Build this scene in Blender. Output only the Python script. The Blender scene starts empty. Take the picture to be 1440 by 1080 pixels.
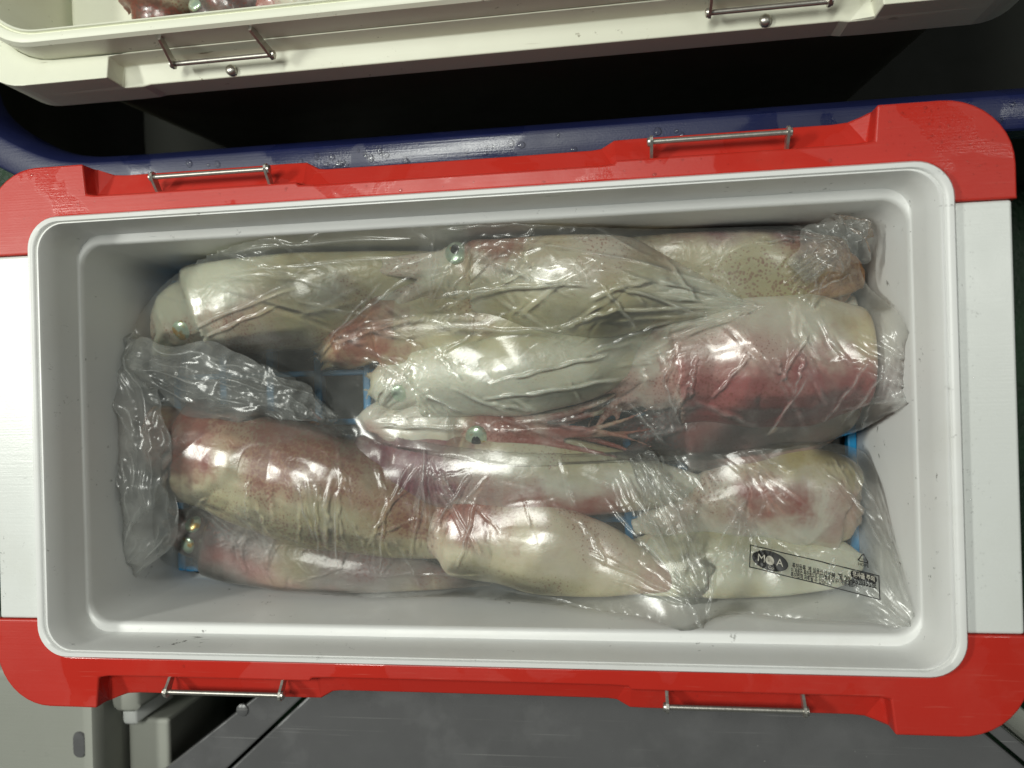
import bpy, bmesh, math, random
import numpy as np
from mathutils import Vector, Matrix
from mathutils.bvhtree import BVHTree

random.seed(7)
rng = np.random.default_rng(7)
sc = bpy.context.scene
COL = sc.collection

# ------------------------------------------------------------------ camera
CAM = Vector((0.10357989, 0.02621507, 0.48209841))
RC = Matrix(((0.98979133, 0.0279333, 0.13975999),
             (-0.02784997, 0.99960886, -0.0025523),
             (-0.13977662, -0.00136607, 0.99018212)))      # camera -> world
FPX = 1080.0
cam = bpy.data.cameras.new('camera')
cam.sensor_width = 36.0
cam.lens = 36.0 * FPX / 1440.0
cam.clip_start = 0.01
cam.clip_end = 50
cam.dof.use_dof = True
cam.dof.focus_distance = 0.515
cam.dof.aperture_fstop = 5.2
cam_o = bpy.data.objects.new('camera', cam)
COL.objects.link(cam_o)
cam_o.matrix_world = Matrix.Translation(CAM) @ RC.to_4x4()
sc.camera = cam_o

# ------------------------------------------------------------------ world, lamps, exposure
world = bpy.data.worlds.new('World')
sc.world = world
world.use_nodes = True
bg = world.node_tree.nodes['Background']
bg.inputs['Color'].default_value = (0.55, 0.62, 0.60, 1)
bg.inputs['Strength'].default_value = 0.085


def lamp(name, loc, target, size, size_y, power, col=(0.98, 1.0, 0.92)):
    l = bpy.data.lights.new(name, 'AREA')
    l.shape = 'RECTANGLE'
    l.size, l.size_y = size, size_y
    l.energy = power
    l.color = col
    o = bpy.data.objects.new(name, l)
    COL.objects.link(o)
    o.location = loc
    d = Vector(target) - Vector(loc)
    o.rotation_euler = d.to_track_quat('-Z', 'Y').to_euler()
    return o


lamp('deck_lamp', (-0.36, 0.36, 1.60), (0, 0.05, -0.05), 0.80, 0.24, 14.5)
lamp('deck_lamp', (0.98, 0.27, 1.45), (0, 0, -0.05), 0.40, 0.14, 1.6)
lamp('deck_lamp', (-1.50, 0.22, 1.45), (0, 0, -0.05), 0.45, 0.16, 14)

sc.view_settings.view_transform = 'Standard'
sc.view_settings.look = 'None'
sc.view_settings.exposure = 0.22
sc.view_settings.gamma = 1.0
sc.cycles.use_denoising = True
sc.cycles.max_bounces = 10
sc.cycles.transparent_max_bounces = 24
sc.cycles.caustics_reflective = False
sc.cycles.caustics_refractive = False
sc.cycles.sample_clamp_indirect = 4.0


def at(x, y, z):
    """a point of the place at height z, found from where the photograph shows it"""
    d = RC @ Vector(((x - 720) / FPX, -(y - 540) / FPX, -1.0))
    s = (z - CAM.z) / d.z
    return CAM + d * s


# ------------------------------------------------------------------ object helpers
def put(name, mesh, mat, parent=None):
    o = bpy.data.objects.new(name, mesh)
    COL.objects.link(o)
    if mat and not mesh.materials:
        mesh.materials.append(mat)
    if parent:
        o.parent = parent
        o.matrix_parent_inverse = parent_world(parent).inverted()
    return o


def parent_world(o):
    m = Matrix.LocRotScale(o.location, o.rotation_euler, o.scale)
    if o.parent:
        m = parent_world(o.parent) @ o.matrix_parent_inverse @ m
    return m


def empty(name, loc, label, cat, group=None):
    o = bpy.data.objects.new(name, None)
    COL.objects.link(o)
    o.empty_display_size = 0.02
    o.location = loc
    tag(o, label, cat, group)
    return o


def tag(o, label=None, cat=None, group=None, kind=None):
    if label: o['label'] = label
    if cat: o['category'] = cat
    if group: o['group'] = group
    if kind: o['kind'] = kind
    return o


def mesh_from(verts, faces, smooth=False, name='mesh'):
    m = bpy.data.meshes.new(name)
    m.from_pydata([tuple(v) for v in verts], [], faces)
    m.update()
    if smooth:
        m.polygons.foreach_set('use_smooth', [True] * len(m.polygons))
    return m


def fix(m):
    bm = bmesh.new(); bm.from_mesh(m)
    bmesh.ops.recalc_face_normals(bm, faces=bm.faces)
    bm.to_mesh(m); bm.free()
    return m


def bevel(o, w=0.0015, seg=2, ang=35):
    b = o.modifiers.new('bevel', 'BEVEL')
    b.width = w; b.segments = seg; b.limit_method = 'ANGLE'; b.angle_limit = math.radians(ang)
    b.harden_normals = False
    return o


def box_mesh(x0, x1, y0, y1, z0, z1):
    v = [(x, y, z) for z in (z0, z1) for y in (y0, y1) for x in (x0, x1)]
    f = [(0, 2, 3, 1), (4, 5, 7, 6), (0, 1, 5, 4), (2, 6, 7, 3), (0, 4, 6, 2), (1, 3, 7, 5)]
    return mesh_from(v, f)


def rrect(hx, hy, r, z, n=9, cx=0, cy=0):
    pts = []
    for k, (sx, sy) in enumerate(((1, 1), (-1, 1), (-1, -1), (1, -1))):
        for i in range(n + 1):
            a = math.pi / 2 * (k + i / n)
            pts.append((cx + sx * (hx - r) + r * math.cos(a), cy + sy * (hy - r) + r * math.sin(a), z))
    return pts


def loft(rings, close_first=False, close_last=False, smooth=True):
    n = len(rings[0])
    v = [p for r in rings for p in r]
    f = []
    for i in range(len(rings) - 1):
        for j in range(n):
            k = (j + 1) % n
            f.append((i * n + j, i * n + k, (i + 1) * n + k, (i + 1) * n + j))
    if close_first: f.append(tuple(range(n)))
    if close_last: f.append(tuple((len(rings) - 1) * n + j for j in range(n)))
    m = fix(mesh_from(v, f, smooth))
    if smooth: m.set_sharp_from_angle(angle=math.radians(48))
    return m


def tube(path, radii, n=10, close=True):
    """round tube along a list of points"""
    path = [Vector(p) for p in path]
    rings = []
    up = Vector((0, 0, 1))
    for i, p in enumerate(path):
        t = (path[min(i + 1, len(path) - 1)] - path[max(i - 1, 0)]).normalized()
        u = up if abs(t.dot(up)) < 0.95 else Vector((0, 1, 0))
        s = t.cross(u).normalized(); w = s.cross(t).normalized()
        r = radii[i] if hasattr(radii, '__len__') else radii
        rings.append([tuple(p + s * (r * math.cos(a)) + w * (r * math.sin(a)))
                      for a in (2 * math.pi * k / n for k in range(n))])
    return rings


# ------------------------------------------------------------------ materials
class NT:
    def __init__(self, name):
        self.m = bpy.data.materials.new(name)
        self.m.use_nodes = True
        self.t = self.m.node_tree
        self.t.nodes.clear()
        self.out = self.t.nodes.new('ShaderNodeOutputMaterial')

    def n(self, typ, **kw):
        nd = self.t.nodes.new('ShaderNode' + typ)
        for k, v in kw.items():
            if k.startswith('_'):
                setattr(nd, k[1:], v)
            else:
                key = k.replace('__', ' ')
                self.set(nd, key, v)
        return nd

    def set(self, nd, key, v):
        sock = nd.inputs[int(key[1:])] if key[0] == 'i' and key[1:].isdigit() else nd.inputs[key]
        if isinstance(v, bpy.types.NodeSocket):
            self.t.links.new(v, sock)
        elif isinstance(v, bpy.types.Node):
            self.t.links.new(v.outputs[0], sock)
        else:
            if isinstance(v, tuple) and len(v) == 3 and sock.type == 'RGBA':
                v = (*v, 1)
            sock.default_value = v

    def math(self, op, a, b=0.0, c=0.0, clamp=False):
        nd = self.n('Math', _operation=op, _use_clamp=clamp)
        self.set(nd, 'i0', a); self.set(nd, 'i1', b)
        if len(nd.inputs) > 2: self.set(nd, 'i2', c)
        return nd.outputs[0]

    def mix(self, f, a, b, blend='MIX'):
        nd = self.n('Mix', _data_type='RGBA', _blend_type=blend)
        self.set(nd, 'i0', f)
        self.set(nd, 'i6', a if not (isinstance(a, tuple) and len(a) == 3) else (*a, 1))
        self.set(nd, 'i7', b if not (isinstance(b, tuple) and len(b) == 3) else (*b, 1))
        return nd.outputs[2]

    def ramp(self, v, lo, hi, smooth=True):
        nd = self.n('MapRange', _interpolation_type='SMOOTHSTEP' if smooth else 'LINEAR', _clamp=True)
        self.set(nd, 'Value', v); self.set(nd, 'From Min', lo); self.set(nd, 'From Max', hi)
        return nd.outputs[0]

    def coord(self, scale=None, rot=None):
        c = self.n('TexCoord').outputs['Object']
        if scale or rot:
            mp = self.n('Mapping')
            self.set(mp, 'Vector', c)
            if scale: mp.inputs['Scale'].default_value = scale
            if rot: mp.inputs['Rotation'].default_value = rot
            c = mp.outputs[0]
        return c

    def noise(self, vec, scale, detail=3.0, rough=0.55, dist=0.0):
        nd = self.n('TexNoise')
        self.set(nd, 'Vector', vec); self.set(nd, 'Scale', scale); self.set(nd, 'Detail', detail)
        self.set(nd, 'Roughness', rough); self.set(nd, 'Distortion', dist)
        return nd.outputs[0]

    def voro(self, vec, scale, feature='F1', rand=1.0):
        nd = self.n('TexVoronoi', _feature=feature)
        self.set(nd, 'Vector', vec); self.set(nd, 'Scale', scale); self.set(nd, 'Randomness', rand)
        return nd.outputs[0]

    def bump(self, h, strength=0.2, dist=0.001):
        nd = self.n('Bump')
        self.set(nd, 'Height', h); self.set(nd, 'Strength', strength); self.set(nd, 'Distance', dist)
        return nd.outputs[0]

    def principled(self, **kw):
        nd = self.n('BsdfPrincipled')
        for k, v in kw.items():
            self.set(nd, k.replace('_', ' '), v)
        return nd

    def finish(self, shader):
        self.t.links.new(shader.outputs[0] if isinstance(shader, bpy.types.Node) else shader, self.out.inputs[0])
        return self.m


def plastic(name, col, rough=0.35, wet=0.0, dirt=0.0, dirt_col=(0.05, 0.045, 0.035), grain=0.15, tint=0.06, sss=0.0, srot=0.35, wear=0.0, wear_col=(0.6, 0.2, 0.16)):
    t = NT(name)
    c = t.coord()
    big = t.noise(c, 9, 3)
    wetm = t.ramp(t.noise(c, 16, 4, 0.5, 0.6), 0.52, 0.56)          # wiped and wet patches with their own outline
    col2 = tuple(min(1, x * (1 + tint * 2)) for x in col)
    base = t.mix(big, tuple(x * (1 - tint) for x in col), col2)
    fine = t.noise(c, 700, 2)
    if dirt > 0:
        d = t.math('MULTIPLY', t.ramp(t.noise(c, 120, 5, 0.7), 0.63, 0.72), t.ramp(t.noise(c, 14, 3), 0.46, 0.60))
        scuff = t.ramp(t.noise(t.coord((30, 400, 120), (0, 0, 0.5)), 1.0, 3), 0.68, 0.78)
        d = t.math('MULTIPLY', t.math('MAXIMUM', d, t.math('MULTIPLY', scuff, t.ramp(t.noise(c, 22, 2), 0.5, 0.65))), dirt, clamp=True)
        stain = t.ramp(t.noise(c, 7, 6, 0.62, 0.8), 0.45, 0.75)
        base = t.mix(t.math('MULTIPLY', stain, 0.22 * dirt), base, tuple(x * y for x, y in zip(col, (0.62, 0.57, 0.46))))
        base = t.mix(d, base, dirt_col)
    if wear > 0:
        wm = t.ramp(t.noise(c, 11, 5, 0.65, 0.4), 0.48, 0.70)
        ws = t.ramp(t.noise(t.coord((25, 700, 200), (0, 0, 0.9)), 1.0, 3), 0.64, 0.74)
        ws2 = t.ramp(t.noise(t.coord((20, 800, 200), (0, 0, -0.4)), 1.0, 3), 0.66, 0.76)
        base = t.mix(t.math('MULTIPLY', t.math('ADD', t.math('MULTIPLY', wm, 0.45), t.math('MAXIMUM', ws, ws2)), wear, clamp=True), base, wear_col)
    scratch = t.noise(t.coord((14, 900, 300), (0.1, 0, srot)), 1.0, 2)
    r = t.math('MULTIPLY_ADD', t.noise(c, 45, 4), 0.16, rough - 0.08)
    if wet > 0:
        r = t.math('MULTIPLY_ADD', wetm, -wet, r, clamp=True)
    h = t.math('MULTIPLY_ADD', scratch, 0.6, t.math('MULTIPLY', fine, 0.5))
    kw = dict(Base_Color=base, Roughness=r, Normal=t.bump(h, grain, 0.0006))
    p = t.principled(**kw)
    if sss:
        t.set(p, 'Subsurface Weight', sss); p.inputs['Subsurface Radius'].default_value = (1, 0.9, 0.8); p.inputs['Subsurface Scale'].default_value = 0.004
    return t.finish(p)


M = {}
M['red'] = plastic('red_plastic', (0.50, 0.026, 0.016), 0.42, wet=0.22, grain=0.14, tint=0.08, wear=0.22, wear_col=(0.62, 0.16, 0.12), dirt=0.35, dirt_col=(0.10, 0.02, 0.015))
M['liner'] = plastic('white_liner_plastic', (0.79, 0.795, 0.785), 0.36, dirt=0.9, grain=0.08, tint=0.02)
M['plate'] = plastic('white_plate_plastic', (0.74, 0.76, 0.74), 0.27, dirt=0.6, grain=0.16, tint=0.02, srot=1.57)
M['cream'] = plastic('cream_plastic', (0.80, 0.81, 0.67), 0.40, dirt=0.85, dirt_col=(0.16, 0.12, 0.05), grain=0.08, tint=0.03)
M['shell'] = plastic('white_shell_plastic', (0.55, 0.56, 0.52), 0.45, dirt=0.5, grain=0.1)
M['dark_shell'] = plastic('dark_shell_plastic', (0.14, 0.14, 0.085), 0.5, grain=0.2)
M['grate'] = plastic('blue_grate_plastic', (0.012, 0.32, 0.68), 0.35, grain=0.1)
M['crate'] = plastic('grey_crate_plastic', (0.36, 0.37, 0.33), 0.5, dirt=0.5, dirt_col=(0.1, 0.1, 0.1), grain=0.2)
M['tub'] = plastic('navy_tub_plastic', (0.009, 0.013, 0.060), 0.42, wet=0.20, grain=0.30, tint=0.25, wear=0.25, wear_col=(0.05, 0.06, 0.12))
M['tub_in'] = plastic('shade_coloured_tub_inside', (0.022, 0.024, 0.018), 0.6, grain=0.3)  # tub wall and bottom: deep shade put into the colour, near black for navy
M['black'] = plastic('black_rubber', (0.012, 0.012, 0.012), 0.6)


def steel_mat():
    t = NT('worn_steel')
    c = t.coord()
    n = t.noise(t.coord((900, 60, 60)), 1.0, 3)
    rust = t.ramp(t.noise(c, 160, 4), 0.66, 0.80)
    base = t.mix(rust, (0.56, 0.54, 0.49), (0.22, 0.14, 0.09))
    p = t.principled(Base_Color=base, Metallic=0.9, Roughness=t.math('MULTIPLY_ADD', n, 0.25, 0.24), Normal=t.bump(n, 0.1, 0.0004))
    return t.finish(p)


def deck_mat():
    t = NT('green_deck_paint')
    c = t.coord()
    n = t.noise(c, 25, 5)
    base = t.mix(t.ramp(n, 0.4, 0.65), (0.006, 0.028, 0.010), (0.014, 0.055, 0.020))
    p = t.principled(Base_Color=base, Roughness=t.math('MULTIPLY_ADD', n, 0.4, 0.15), Normal=t.bump(t.noise(c, 260, 4), 0.5, 0.002))
    return t.finish(p)


def sheet_metal_mat():
    t = NT('grey_sheet_metal')
    c = t.coord()
    n = t.noise(c, 14, 5, 0.6)
    scr = t.noise(t.coord((8, 700, 100), (0, 0, -0.3)), 1.0, 2)
    base = t.mix(n, (0.125, 0.125, 0.128), (0.185, 0.185, 0.19))
    base = t.mix(t.ramp(scr, 0.66, 0.74), base, (0.24, 0.24, 0.24))
    dots = t.ramp(t.voro(c, 130), 0.10, 0.05)
    base = t.mix(t.math('MULTIPLY', dots, t.ramp(t.noise(c, 30, 2), 0.6, 0.7)), base, (0.35, 0.35, 0.34))
    p = t.principled(Base_Color=base, Roughness=t.math('MULTIPLY_ADD', t.ramp(t.noise(c, 22, 4), 0.4, 0.62), 0.28, 0.16), Metallic=0.25, Normal=t.bump(n, 0.15, 0.003))
    return t.finish(p)


def water_mat(name='melt_water', col=(0.012, 0.016, 0.015)):
    t = NT(name)
    c = t.coord()
    p = t.principled(Base_Color=col, Roughness=0.06, Normal=t.bump(t.noise(c, 90, 2), 0.08, 0.002))
    return t.finish(p)


def drop_mat():
    t = NT('water_drop')
    fr = t.n('Fresnel', IOR=1.33)
    gl = t.n('BsdfGlossy', Roughness=0.06)
    tr = t.n('BsdfTransparent', Color=(0.98, 0.98, 0.98))
    mx = t.n('MixShader')
    t.set(mx, 'i0', t.math('MULTIPLY_ADD', fr.outputs[0], 0.6, 0.04)); t.set(mx, 'i1', tr); t.set(mx, 'i2', gl)
    return t.finish(mx)


M['steel'] = steel_mat()
M['deck'] = deck_mat()
M['metal'] = sheet_metal_mat()
M['water'] = water_mat()
M['drop'] = drop_mat()


def film_mat(name, haze=0.05, gloss=0.07, rough=0.13, crinkle=0.5, seed=0.0, tint=(0.985, 0.985, 0.975)):
    """thin clear polythene: mostly clear, a glossy sheen, faint milkiness on folds"""
    t = NT(name)
    c = t.n('VectorMath', _operation='ADD')
    t.set(c, 'i0', t.coord()); c.inputs[1].default_value = (seed, seed * 0.7, 0)
    c = c.outputs[0]
    w2 = t.noise(c, 170, 3, 0.6, 0.5)
    w3 = t.noise(c, 900, 2, 0.6)
    fold = t.n('Attribute', _attribute_name='fold').outputs['Fac']
    h = t.math('MULTIPLY_ADD', w3, 0.25, w2)
    nrm = t.bump(h, crinkle, 0.0012)
    lw = t.n('LayerWeight', Blend=0.35)
    t.set(lw, 'Normal', nrm)
    face = t.math('POWER', lw.outputs['Facing'], 2.5)
    hz = t.math('MULTIPLY_ADD', t.ramp(t.noise(c, 26, 3), 0.45, 0.75), haze, haze)
    hz = t.math('ADD', hz, t.math('MULTIPLY', face, 0.30))
    hz = t.math('ADD', hz, t.math('MULTIPLY', fold, 0.34), clamp=True)
    dif = t.n('BsdfDiffuse', Color=(0.86, 0.88, 0.85)); t.set(dif, 'Normal', nrm)
    trl = t.n('BsdfTranslucent', Color=(0.86, 0.88, 0.85))
    milk = t.n('MixShader'); t.set(milk, 'i0', 0.45); t.set(milk, 'i1', dif); t.set(milk, 'i2', trl)
    clear = t.n('BsdfTransparent', Color=tint)
    body = t.n('MixShader'); t.set(body, 'i0', hz); t.set(body, 'i1', clear); t.set(body, 'i2', milk)
    gl = t.n('BsdfGlossy', Roughness=rough, Color=(1, 1, 1)); t.set(gl, 'Normal', nrm)
    fr = t.n('Fresnel', IOR=1.5); t.set(fr, 'Normal', nrm)
    mx = t.n('MixShader'); t.set(mx, 'i0', t.math('ADD', fr.outputs[0], gloss, clamp=True))
    t.set(mx, 'i1', body); t.set(mx, 'i2', gl)
    return t.finish(mx)


def squid_mat(name, base, wash, wash_amt, spot_amt, direc, seed, mott=(0.48, 0.41, 0.20), zones=()):
    base = (base[0] * 1.03, base[1] * 1.02, base[2] * 1.0)
    """pale wet skin, chromatophore dots in patches, a rosy or purple flush along one side"""
    t = NT(name)
    c0 = t.coord()
    add = t.n('VectorMath', _operation='ADD'); t.set(add, 'i0', c0); add.inputs[1].default_value = (seed, seed * 1.7, 0.3 * seed)
    c = add.outputs[0]
    sq = t.n('SeparateXYZ'); t.set(sq, 'Vector', t.n('Attribute', _attribute_name='sq').outputs['Vector'])
    along, upc, sidec = sq.outputs
    d = t.math('MULTIPLY_ADD', upc, direc[0], t.math('MULTIPLY', sidec, direc[1]))
    patch = t.noise(c, 17, 4, 0.6, 0.5)
    mk = t.ramp(t.math('MULTIPLY_ADD', d, 0.28, t.math('MULTIPLY_ADD', patch, 1.1, -0.08)), 0.46, 0.74)
    headish = t.ramp(along, 1.0, 1.12)
    mk2 = t.math('MAXIMUM', mk, t.math('MULTIPLY', headish, t.ramp(t.noise(c, 30, 3), 0.4, 0.6)))
    yel = t.ramp(t.noise(c, 11, 3), 0.48, 0.68)
    col = t.mix(t.math('MULTIPLY', yel, 0.70), base, mott)
    col = t.mix(t.math('MULTIPLY', mk2, wash_amt), col, wash)
    jn = t.math('SUBTRACT', t.noise(c, 26, 4, 0.65), 0.5)
    ja = t.math('MULTIPLY_ADD', jn, 0.45, along); js = t.math('MULTIPLY_ADD', jn, 1.6, sidec)
    for (t0, t1, s0, s1, zc, za) in zones:
        zm = t.math('MULTIPLY', t.ramp(ja, t0 - 0.10, t0 + 0.10), t.ramp(ja, t1 + 0.10, t1 - 0.10))
        zm = t.math('MULTIPLY', zm, t.math('MULTIPLY', t.ramp(js, s0 - 0.34, s0 + 0.34), t.ramp(js, s1 + 0.34, s1 - 0.34)))
        zm = t.math('MULTIPLY', zm, t.math('MULTIPLY_ADD', t.noise(c, 60, 3), 0.9, 0.45), clamp=True)
        col = t.mix(t.math('MULTIPLY', zm, za * 1.15, clamp=True), col, zc)
        mk2 = t.math('MAXIMUM', mk2, t.math('MULTIPLY', zm, 0.7))
    v = t.voro(c, 420)
    size = t.math('MULTIPLY_ADD', mk2, 0.62 * spot_amt, t.math('MULTIPLY', t.ramp(t.noise(c, 34, 3), 0.45, 0.7), 0.16))
    spot = t.ramp(t.math('SUBTRACT', v, size), 0.06, -0.06)
    col = t.mix(t.math('MULTIPLY', spot, 0.55), col, (0.24, 0.06, 0.04))
    v2 = t.voro(c, 150)
    spot2 = t.ramp(t.math('SUBTRACT', v2, t.math('MULTIPLY', mk2, 0.36 * spot_amt)), 0.05, -0.05)
    col = t.mix(t.math('MULTIPLY', spot2, 0.45), col, (0.22, 0.05, 0.03))
    hgt = t.math('MULTIPLY_ADD', t.noise(c, 220, 3), 0.30, t.math('MULTIPLY_ADD', t.noise(c, 40, 4), 0.8, t.noise(c, 90, 2, 0.5, 1.2)))
    p = t.principled(Base_Color=col, Roughness=0.30, Subsurface_Weight=0.35, Normal=t.bump(hgt, 0.20, 0.003))
    p.inputs['Subsurface Radius'].default_value = (1.0, 0.55, 0.40)
    p.inputs['Subsurface Scale'].default_value = 0.006
    p.inputs['Coat Weight'].default_value = 0.35
    p.inputs['Coat Roughness'].default_value = 0.12
    return t.finish(p)


def eye_mat():
    t = NT('silver_squid_eye')
    c = t.coord()
    n = t.noise(c, 300, 3)
    col = t.mix(n, (0.72, 0.80, 0.56), (0.50, 0.74, 0.64))
    col = t.mix(t.ramp(t.noise(c, 140, 2), 0.55, 0.68), col, (0.60, 0.38, 0.10))
    p = t.principled(Base_Color=col, Metallic=0.6, Roughness=0.28)
    p.inputs['Coat Weight'].default_value = 0.6
    return t.finish(p)


M['eye'] = eye_mat()
M['pupil'] = plastic('black_pupil', (0.006, 0.008, 0.012), 0.12, grain=0.0)
M['ink'] = plastic('black_print_ink', (0.012, 0.012, 0.012), 0.4, grain=0.0)
M['pale_ink'] = plastic('pale_print_ink', (0.42, 0.40, 0.34), 0.4, grain=0.0)

# ------------------------------------------------------------------ setting: deck
DECK = -0.36
m = mesh_from([(-6, -6, DECK), (6, -6, DECK), (6, 6, DECK), (-6, 6, DECK)], [(0, 1, 2, 3)])
tag(put('deck_floor', m, M['deck']), kind='structure')


# ------------------------------------------------------------------ coolers
def trim_mesh(side, P):
    """long trim of a cooler: corner blocks at both ends, latch recesses between them. side = +1 or -1"""
    hx, cy, ro = P['hx'], P['cy'], P['ro']
    z0 = P['z0']
    T, L = [], []

    def add(a, b):
        T.append(a); L.append(b)
    n = 10
    half = [((hx, P['py']), (hx, P['py']))]
    for i in range(n + 1):
        a = math.pi / 2 * i / n
        p = (hx - ro + ro * math.cos(a), cy - ro + ro * math.sin(a))
        half.append((p, p))
    half += P['recess']
    for a, b in half: add(a, b)
    for a, b in reversed(half): add((-a[0], a[1]), (-b[0], b[1]))
    N = len(T)
    dz1, dz2, dz3 = P['drop1'], P['drop2'], P['drop3']
    rings = []
    rings.append([(x, y, z0) for x, y in T])
    mid = []
    for (x, y), (lx, ly) in zip(T, L):
        mid.append((x + (lx - x) * 0.10, y + (ly - y) * 0.10, z0 - dz1))
    rings.append(mid)
    rings.append([(x, y, z0 - dz2) for x, y in L])
    rings.append([(x, y, z0 - dz3) for x, y in L])
    rings.append([(x * 0.985, y - 0.010, z0 - dz3 - 0.001) for x, y in L])
    inner = []
    lx, ly, lr = P['lx'], P['ly'], P['lr']
    inner.append((lx, P['py']))
    for i in range(9):
        a = math.pi / 2 * i / 8
        inner.append((lx - lr + lr * math.cos(a), ly - lr + lr * math.sin(a)))
    inner += [(-x, y) for x, y in reversed(inner)]
    v, f = [], []
    for r in rings: v += r
    for i in range(len(rings) - 1):
        for j in range(N - 1):
            f.append((i * N + j, i * N + j + 1, (i + 1) * N + j + 1, (i + 1) * N + j))
    b = len(v)
    v += [(x, y, z0) for x, y in inner]
    NI = len(inner)
    v += [(x, y, z0 - 0.02) for x, y in inner]
    for j in range(NI - 1):
        f.append((b + j, b + j + 1, b + NI + j + 1, b + NI + j))
    # end faces beside the end plates
    f.append((0, b, b + NI, 2 * N)); f.append((N - 1, b + NI - 1, b + 2 * NI - 1, 3 * N - 1))
    f.append(tuple(range(N)) + tuple(b + j for j in range(NI - 1, -1, -1)))
    v = [(x, y * side, z) for x, y, z in v]
    bm = bmesh.new()
    vs = [bm.verts.new(p) for p in v]
    for q in f:
        try: bm.faces.new([vs[i] for i in q])
        except ValueError: pass
    bmesh.ops.remove_doubles(bm, verts=bm.verts, dist=1e-5)
    bmesh.ops.recalc_face_normals(bm, faces=bm.faces)
    bmesh.ops.triangulate(bm, faces=[q for q in bm.faces if len(q.verts) > 8])
    m = bpy.data.meshes.new('trim'); bm.to_mesh(m); bm.free()
    return m


def place(o, root):
    """parts are modelled about the cooler's own centre: hang them on the root without any offset"""
    o.parent = root
    o.matrix_parent_inverse = Matrix.Identity(4)
    return o


def latch(root, xm, w, rod, arm, side, rr=0.0017, screw=None, lean=0.0):
    rings = tube([(xm - w / 2, rod[0] * side, rod[1]), (xm + w / 2, rod[0] * side, rod[1])], rr, 10)
    o = place(put('latch_rod', loft(rings, True, True), M['steel']), root)
    for s in (-1, 1):
        x = xm + s * w / 2
        y0, z0, y1, z1 = rod[0] * side, rod[1], arm[0] * side, arm[1]
        d = Vector((s * -lean, y1 - y0, z1 - z0)); l = d.length; d.normalize()
        nrm = Vector((1, 0, 0)); wv = d.cross(nrm).normalized()
        hw, th = 0.0032, 0.0009
        ring = []
        prof = [(-0.0035, 0.45), (-0.002, 0.9), (0.001, 1.0), (l * 0.5, 0.85), (l, 0.8)]
        rs = []
        for u, k in prof:
            q = Vector((x, y0, z0)) + d * u
            rs.append([tuple(q + nrm * a * th + wv * b * hw * k) for a, b in ((-1, -1), (1, -1), (1, 1), (-1, 1))])
        a = put('latch_arm', loft(rs, True, True, smooth=False), M['steel'])
        place(a, o)
        hd = [[(x + s * u, y0 + r * math.cos(t), z0 + r * math.sin(t)) for t in (2 * math.pi * k / 10 for k in range(10))]
              for u, r in ((0.0009, 0.0030), (0.0022, 0.0028), (0.0028, 0.0016))]
        place(put('rivet_head', loft(hd, True, True), M['steel']), o)
    if screw:
        q = screw
        hd = [[(xm + r * math.cos(t), q[0] * side + r * math.sin(t), q[1] + u) for t in (2 * math.pi * k / 12 for k in range(12))]
              for u, r in ((-0.002, 0.0040), (0.0012, 0.0040), (0.0026, 0.0026), (0.0030, 0.0008))]
        place(put('screw_head', loft(hd, True, True), M['steel']), root)
    return o


def drops(name, pts, root):
    v, f = [], []
    for (x, y, z, r, k) in pts:
        b = len(v)
        seg = 8
        for ring, (rr, hh) in enumerate(((1.0, 0.0), (0.85, 0.32), (0.5, 0.52))):
            for i in range(seg):
                a = 2 * math.pi * i / seg
                v.append((x + r * rr * math.cos(a) * k, y + r * rr * math.sin(a) / k, z + r * hh))
        v.append((x, y, z + r * 0.58))
        for ring in range(2):
            for i in range(seg):
                j = (i + 1) % seg
                f.append((b + ring * seg + i, b + ring * seg + j, b + (ring + 1) * seg + j, b + (ring + 1) * seg + i))
        for i in range(seg):
            f.append((b + 2 * seg + i, b + 2 * seg + (i + 1) % seg, b + 3 * seg))
    o = put(name, mesh_from(v, f, True), M['drop'])
    tag(o, kind='stuff')
    if root: place(o, root)
    return o


# --- the red and white cooler
red = empty('fish_cooler', (0, 0, DECK), 'open red and white fishing cooler holding two bags of squid', 'cooler')
red_base = Matrix.Translation((0, 0, -DECK))


def rp(o):           # part of the red cooler, modelled with its rim at z = 0
    o.parent = red
    o.matrix_parent_inverse = red_base
    return o


RED = dict(hx=0.335, cy=0.1875, ro=0.040, z0=-0.001, py=0.1272, drop1=0.011, drop2=0.016, drop3=0.060,
           lx=0.3003, ly=0.1523, lr=0.022,
           recess=[((0.2595, 0.1875), (0.2595, 0.1878)), ((0.2575, 0.1665), (0.2470, 0.1835)), ((0.250, 0.1652), (0.2380, 0.1828)),
                   ((0.215, 0.165), (0.215, 0.1828)), ((0.115, 0.165), (0.115, 0.1828)), ((0.105, 0.1650), (0.104, 0.1826)),
                   ((0.1035, 0.1630), (0.0955, 0.1778)), ((0.092, 0.1625), (0.090, 0.1772)), ((0.04, 0.1625), (0.04, 0.1770))])
for s in (1, -1):
    o = rp(put('red_trim', trim_mesh(s, RED), M['red'])); bevel(o, 0.0022, 3, 32)
for s in (1, -1):
    x0, x1 = sorted((s * 0.3006, s * 0.3325))
    o = rp(put('end_plate', box_mesh(x0, x1, -0.1268, 0.1268, -0.05, -0.0018), M['plate'])); bevel(o, 0.0018, 3)
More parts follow.
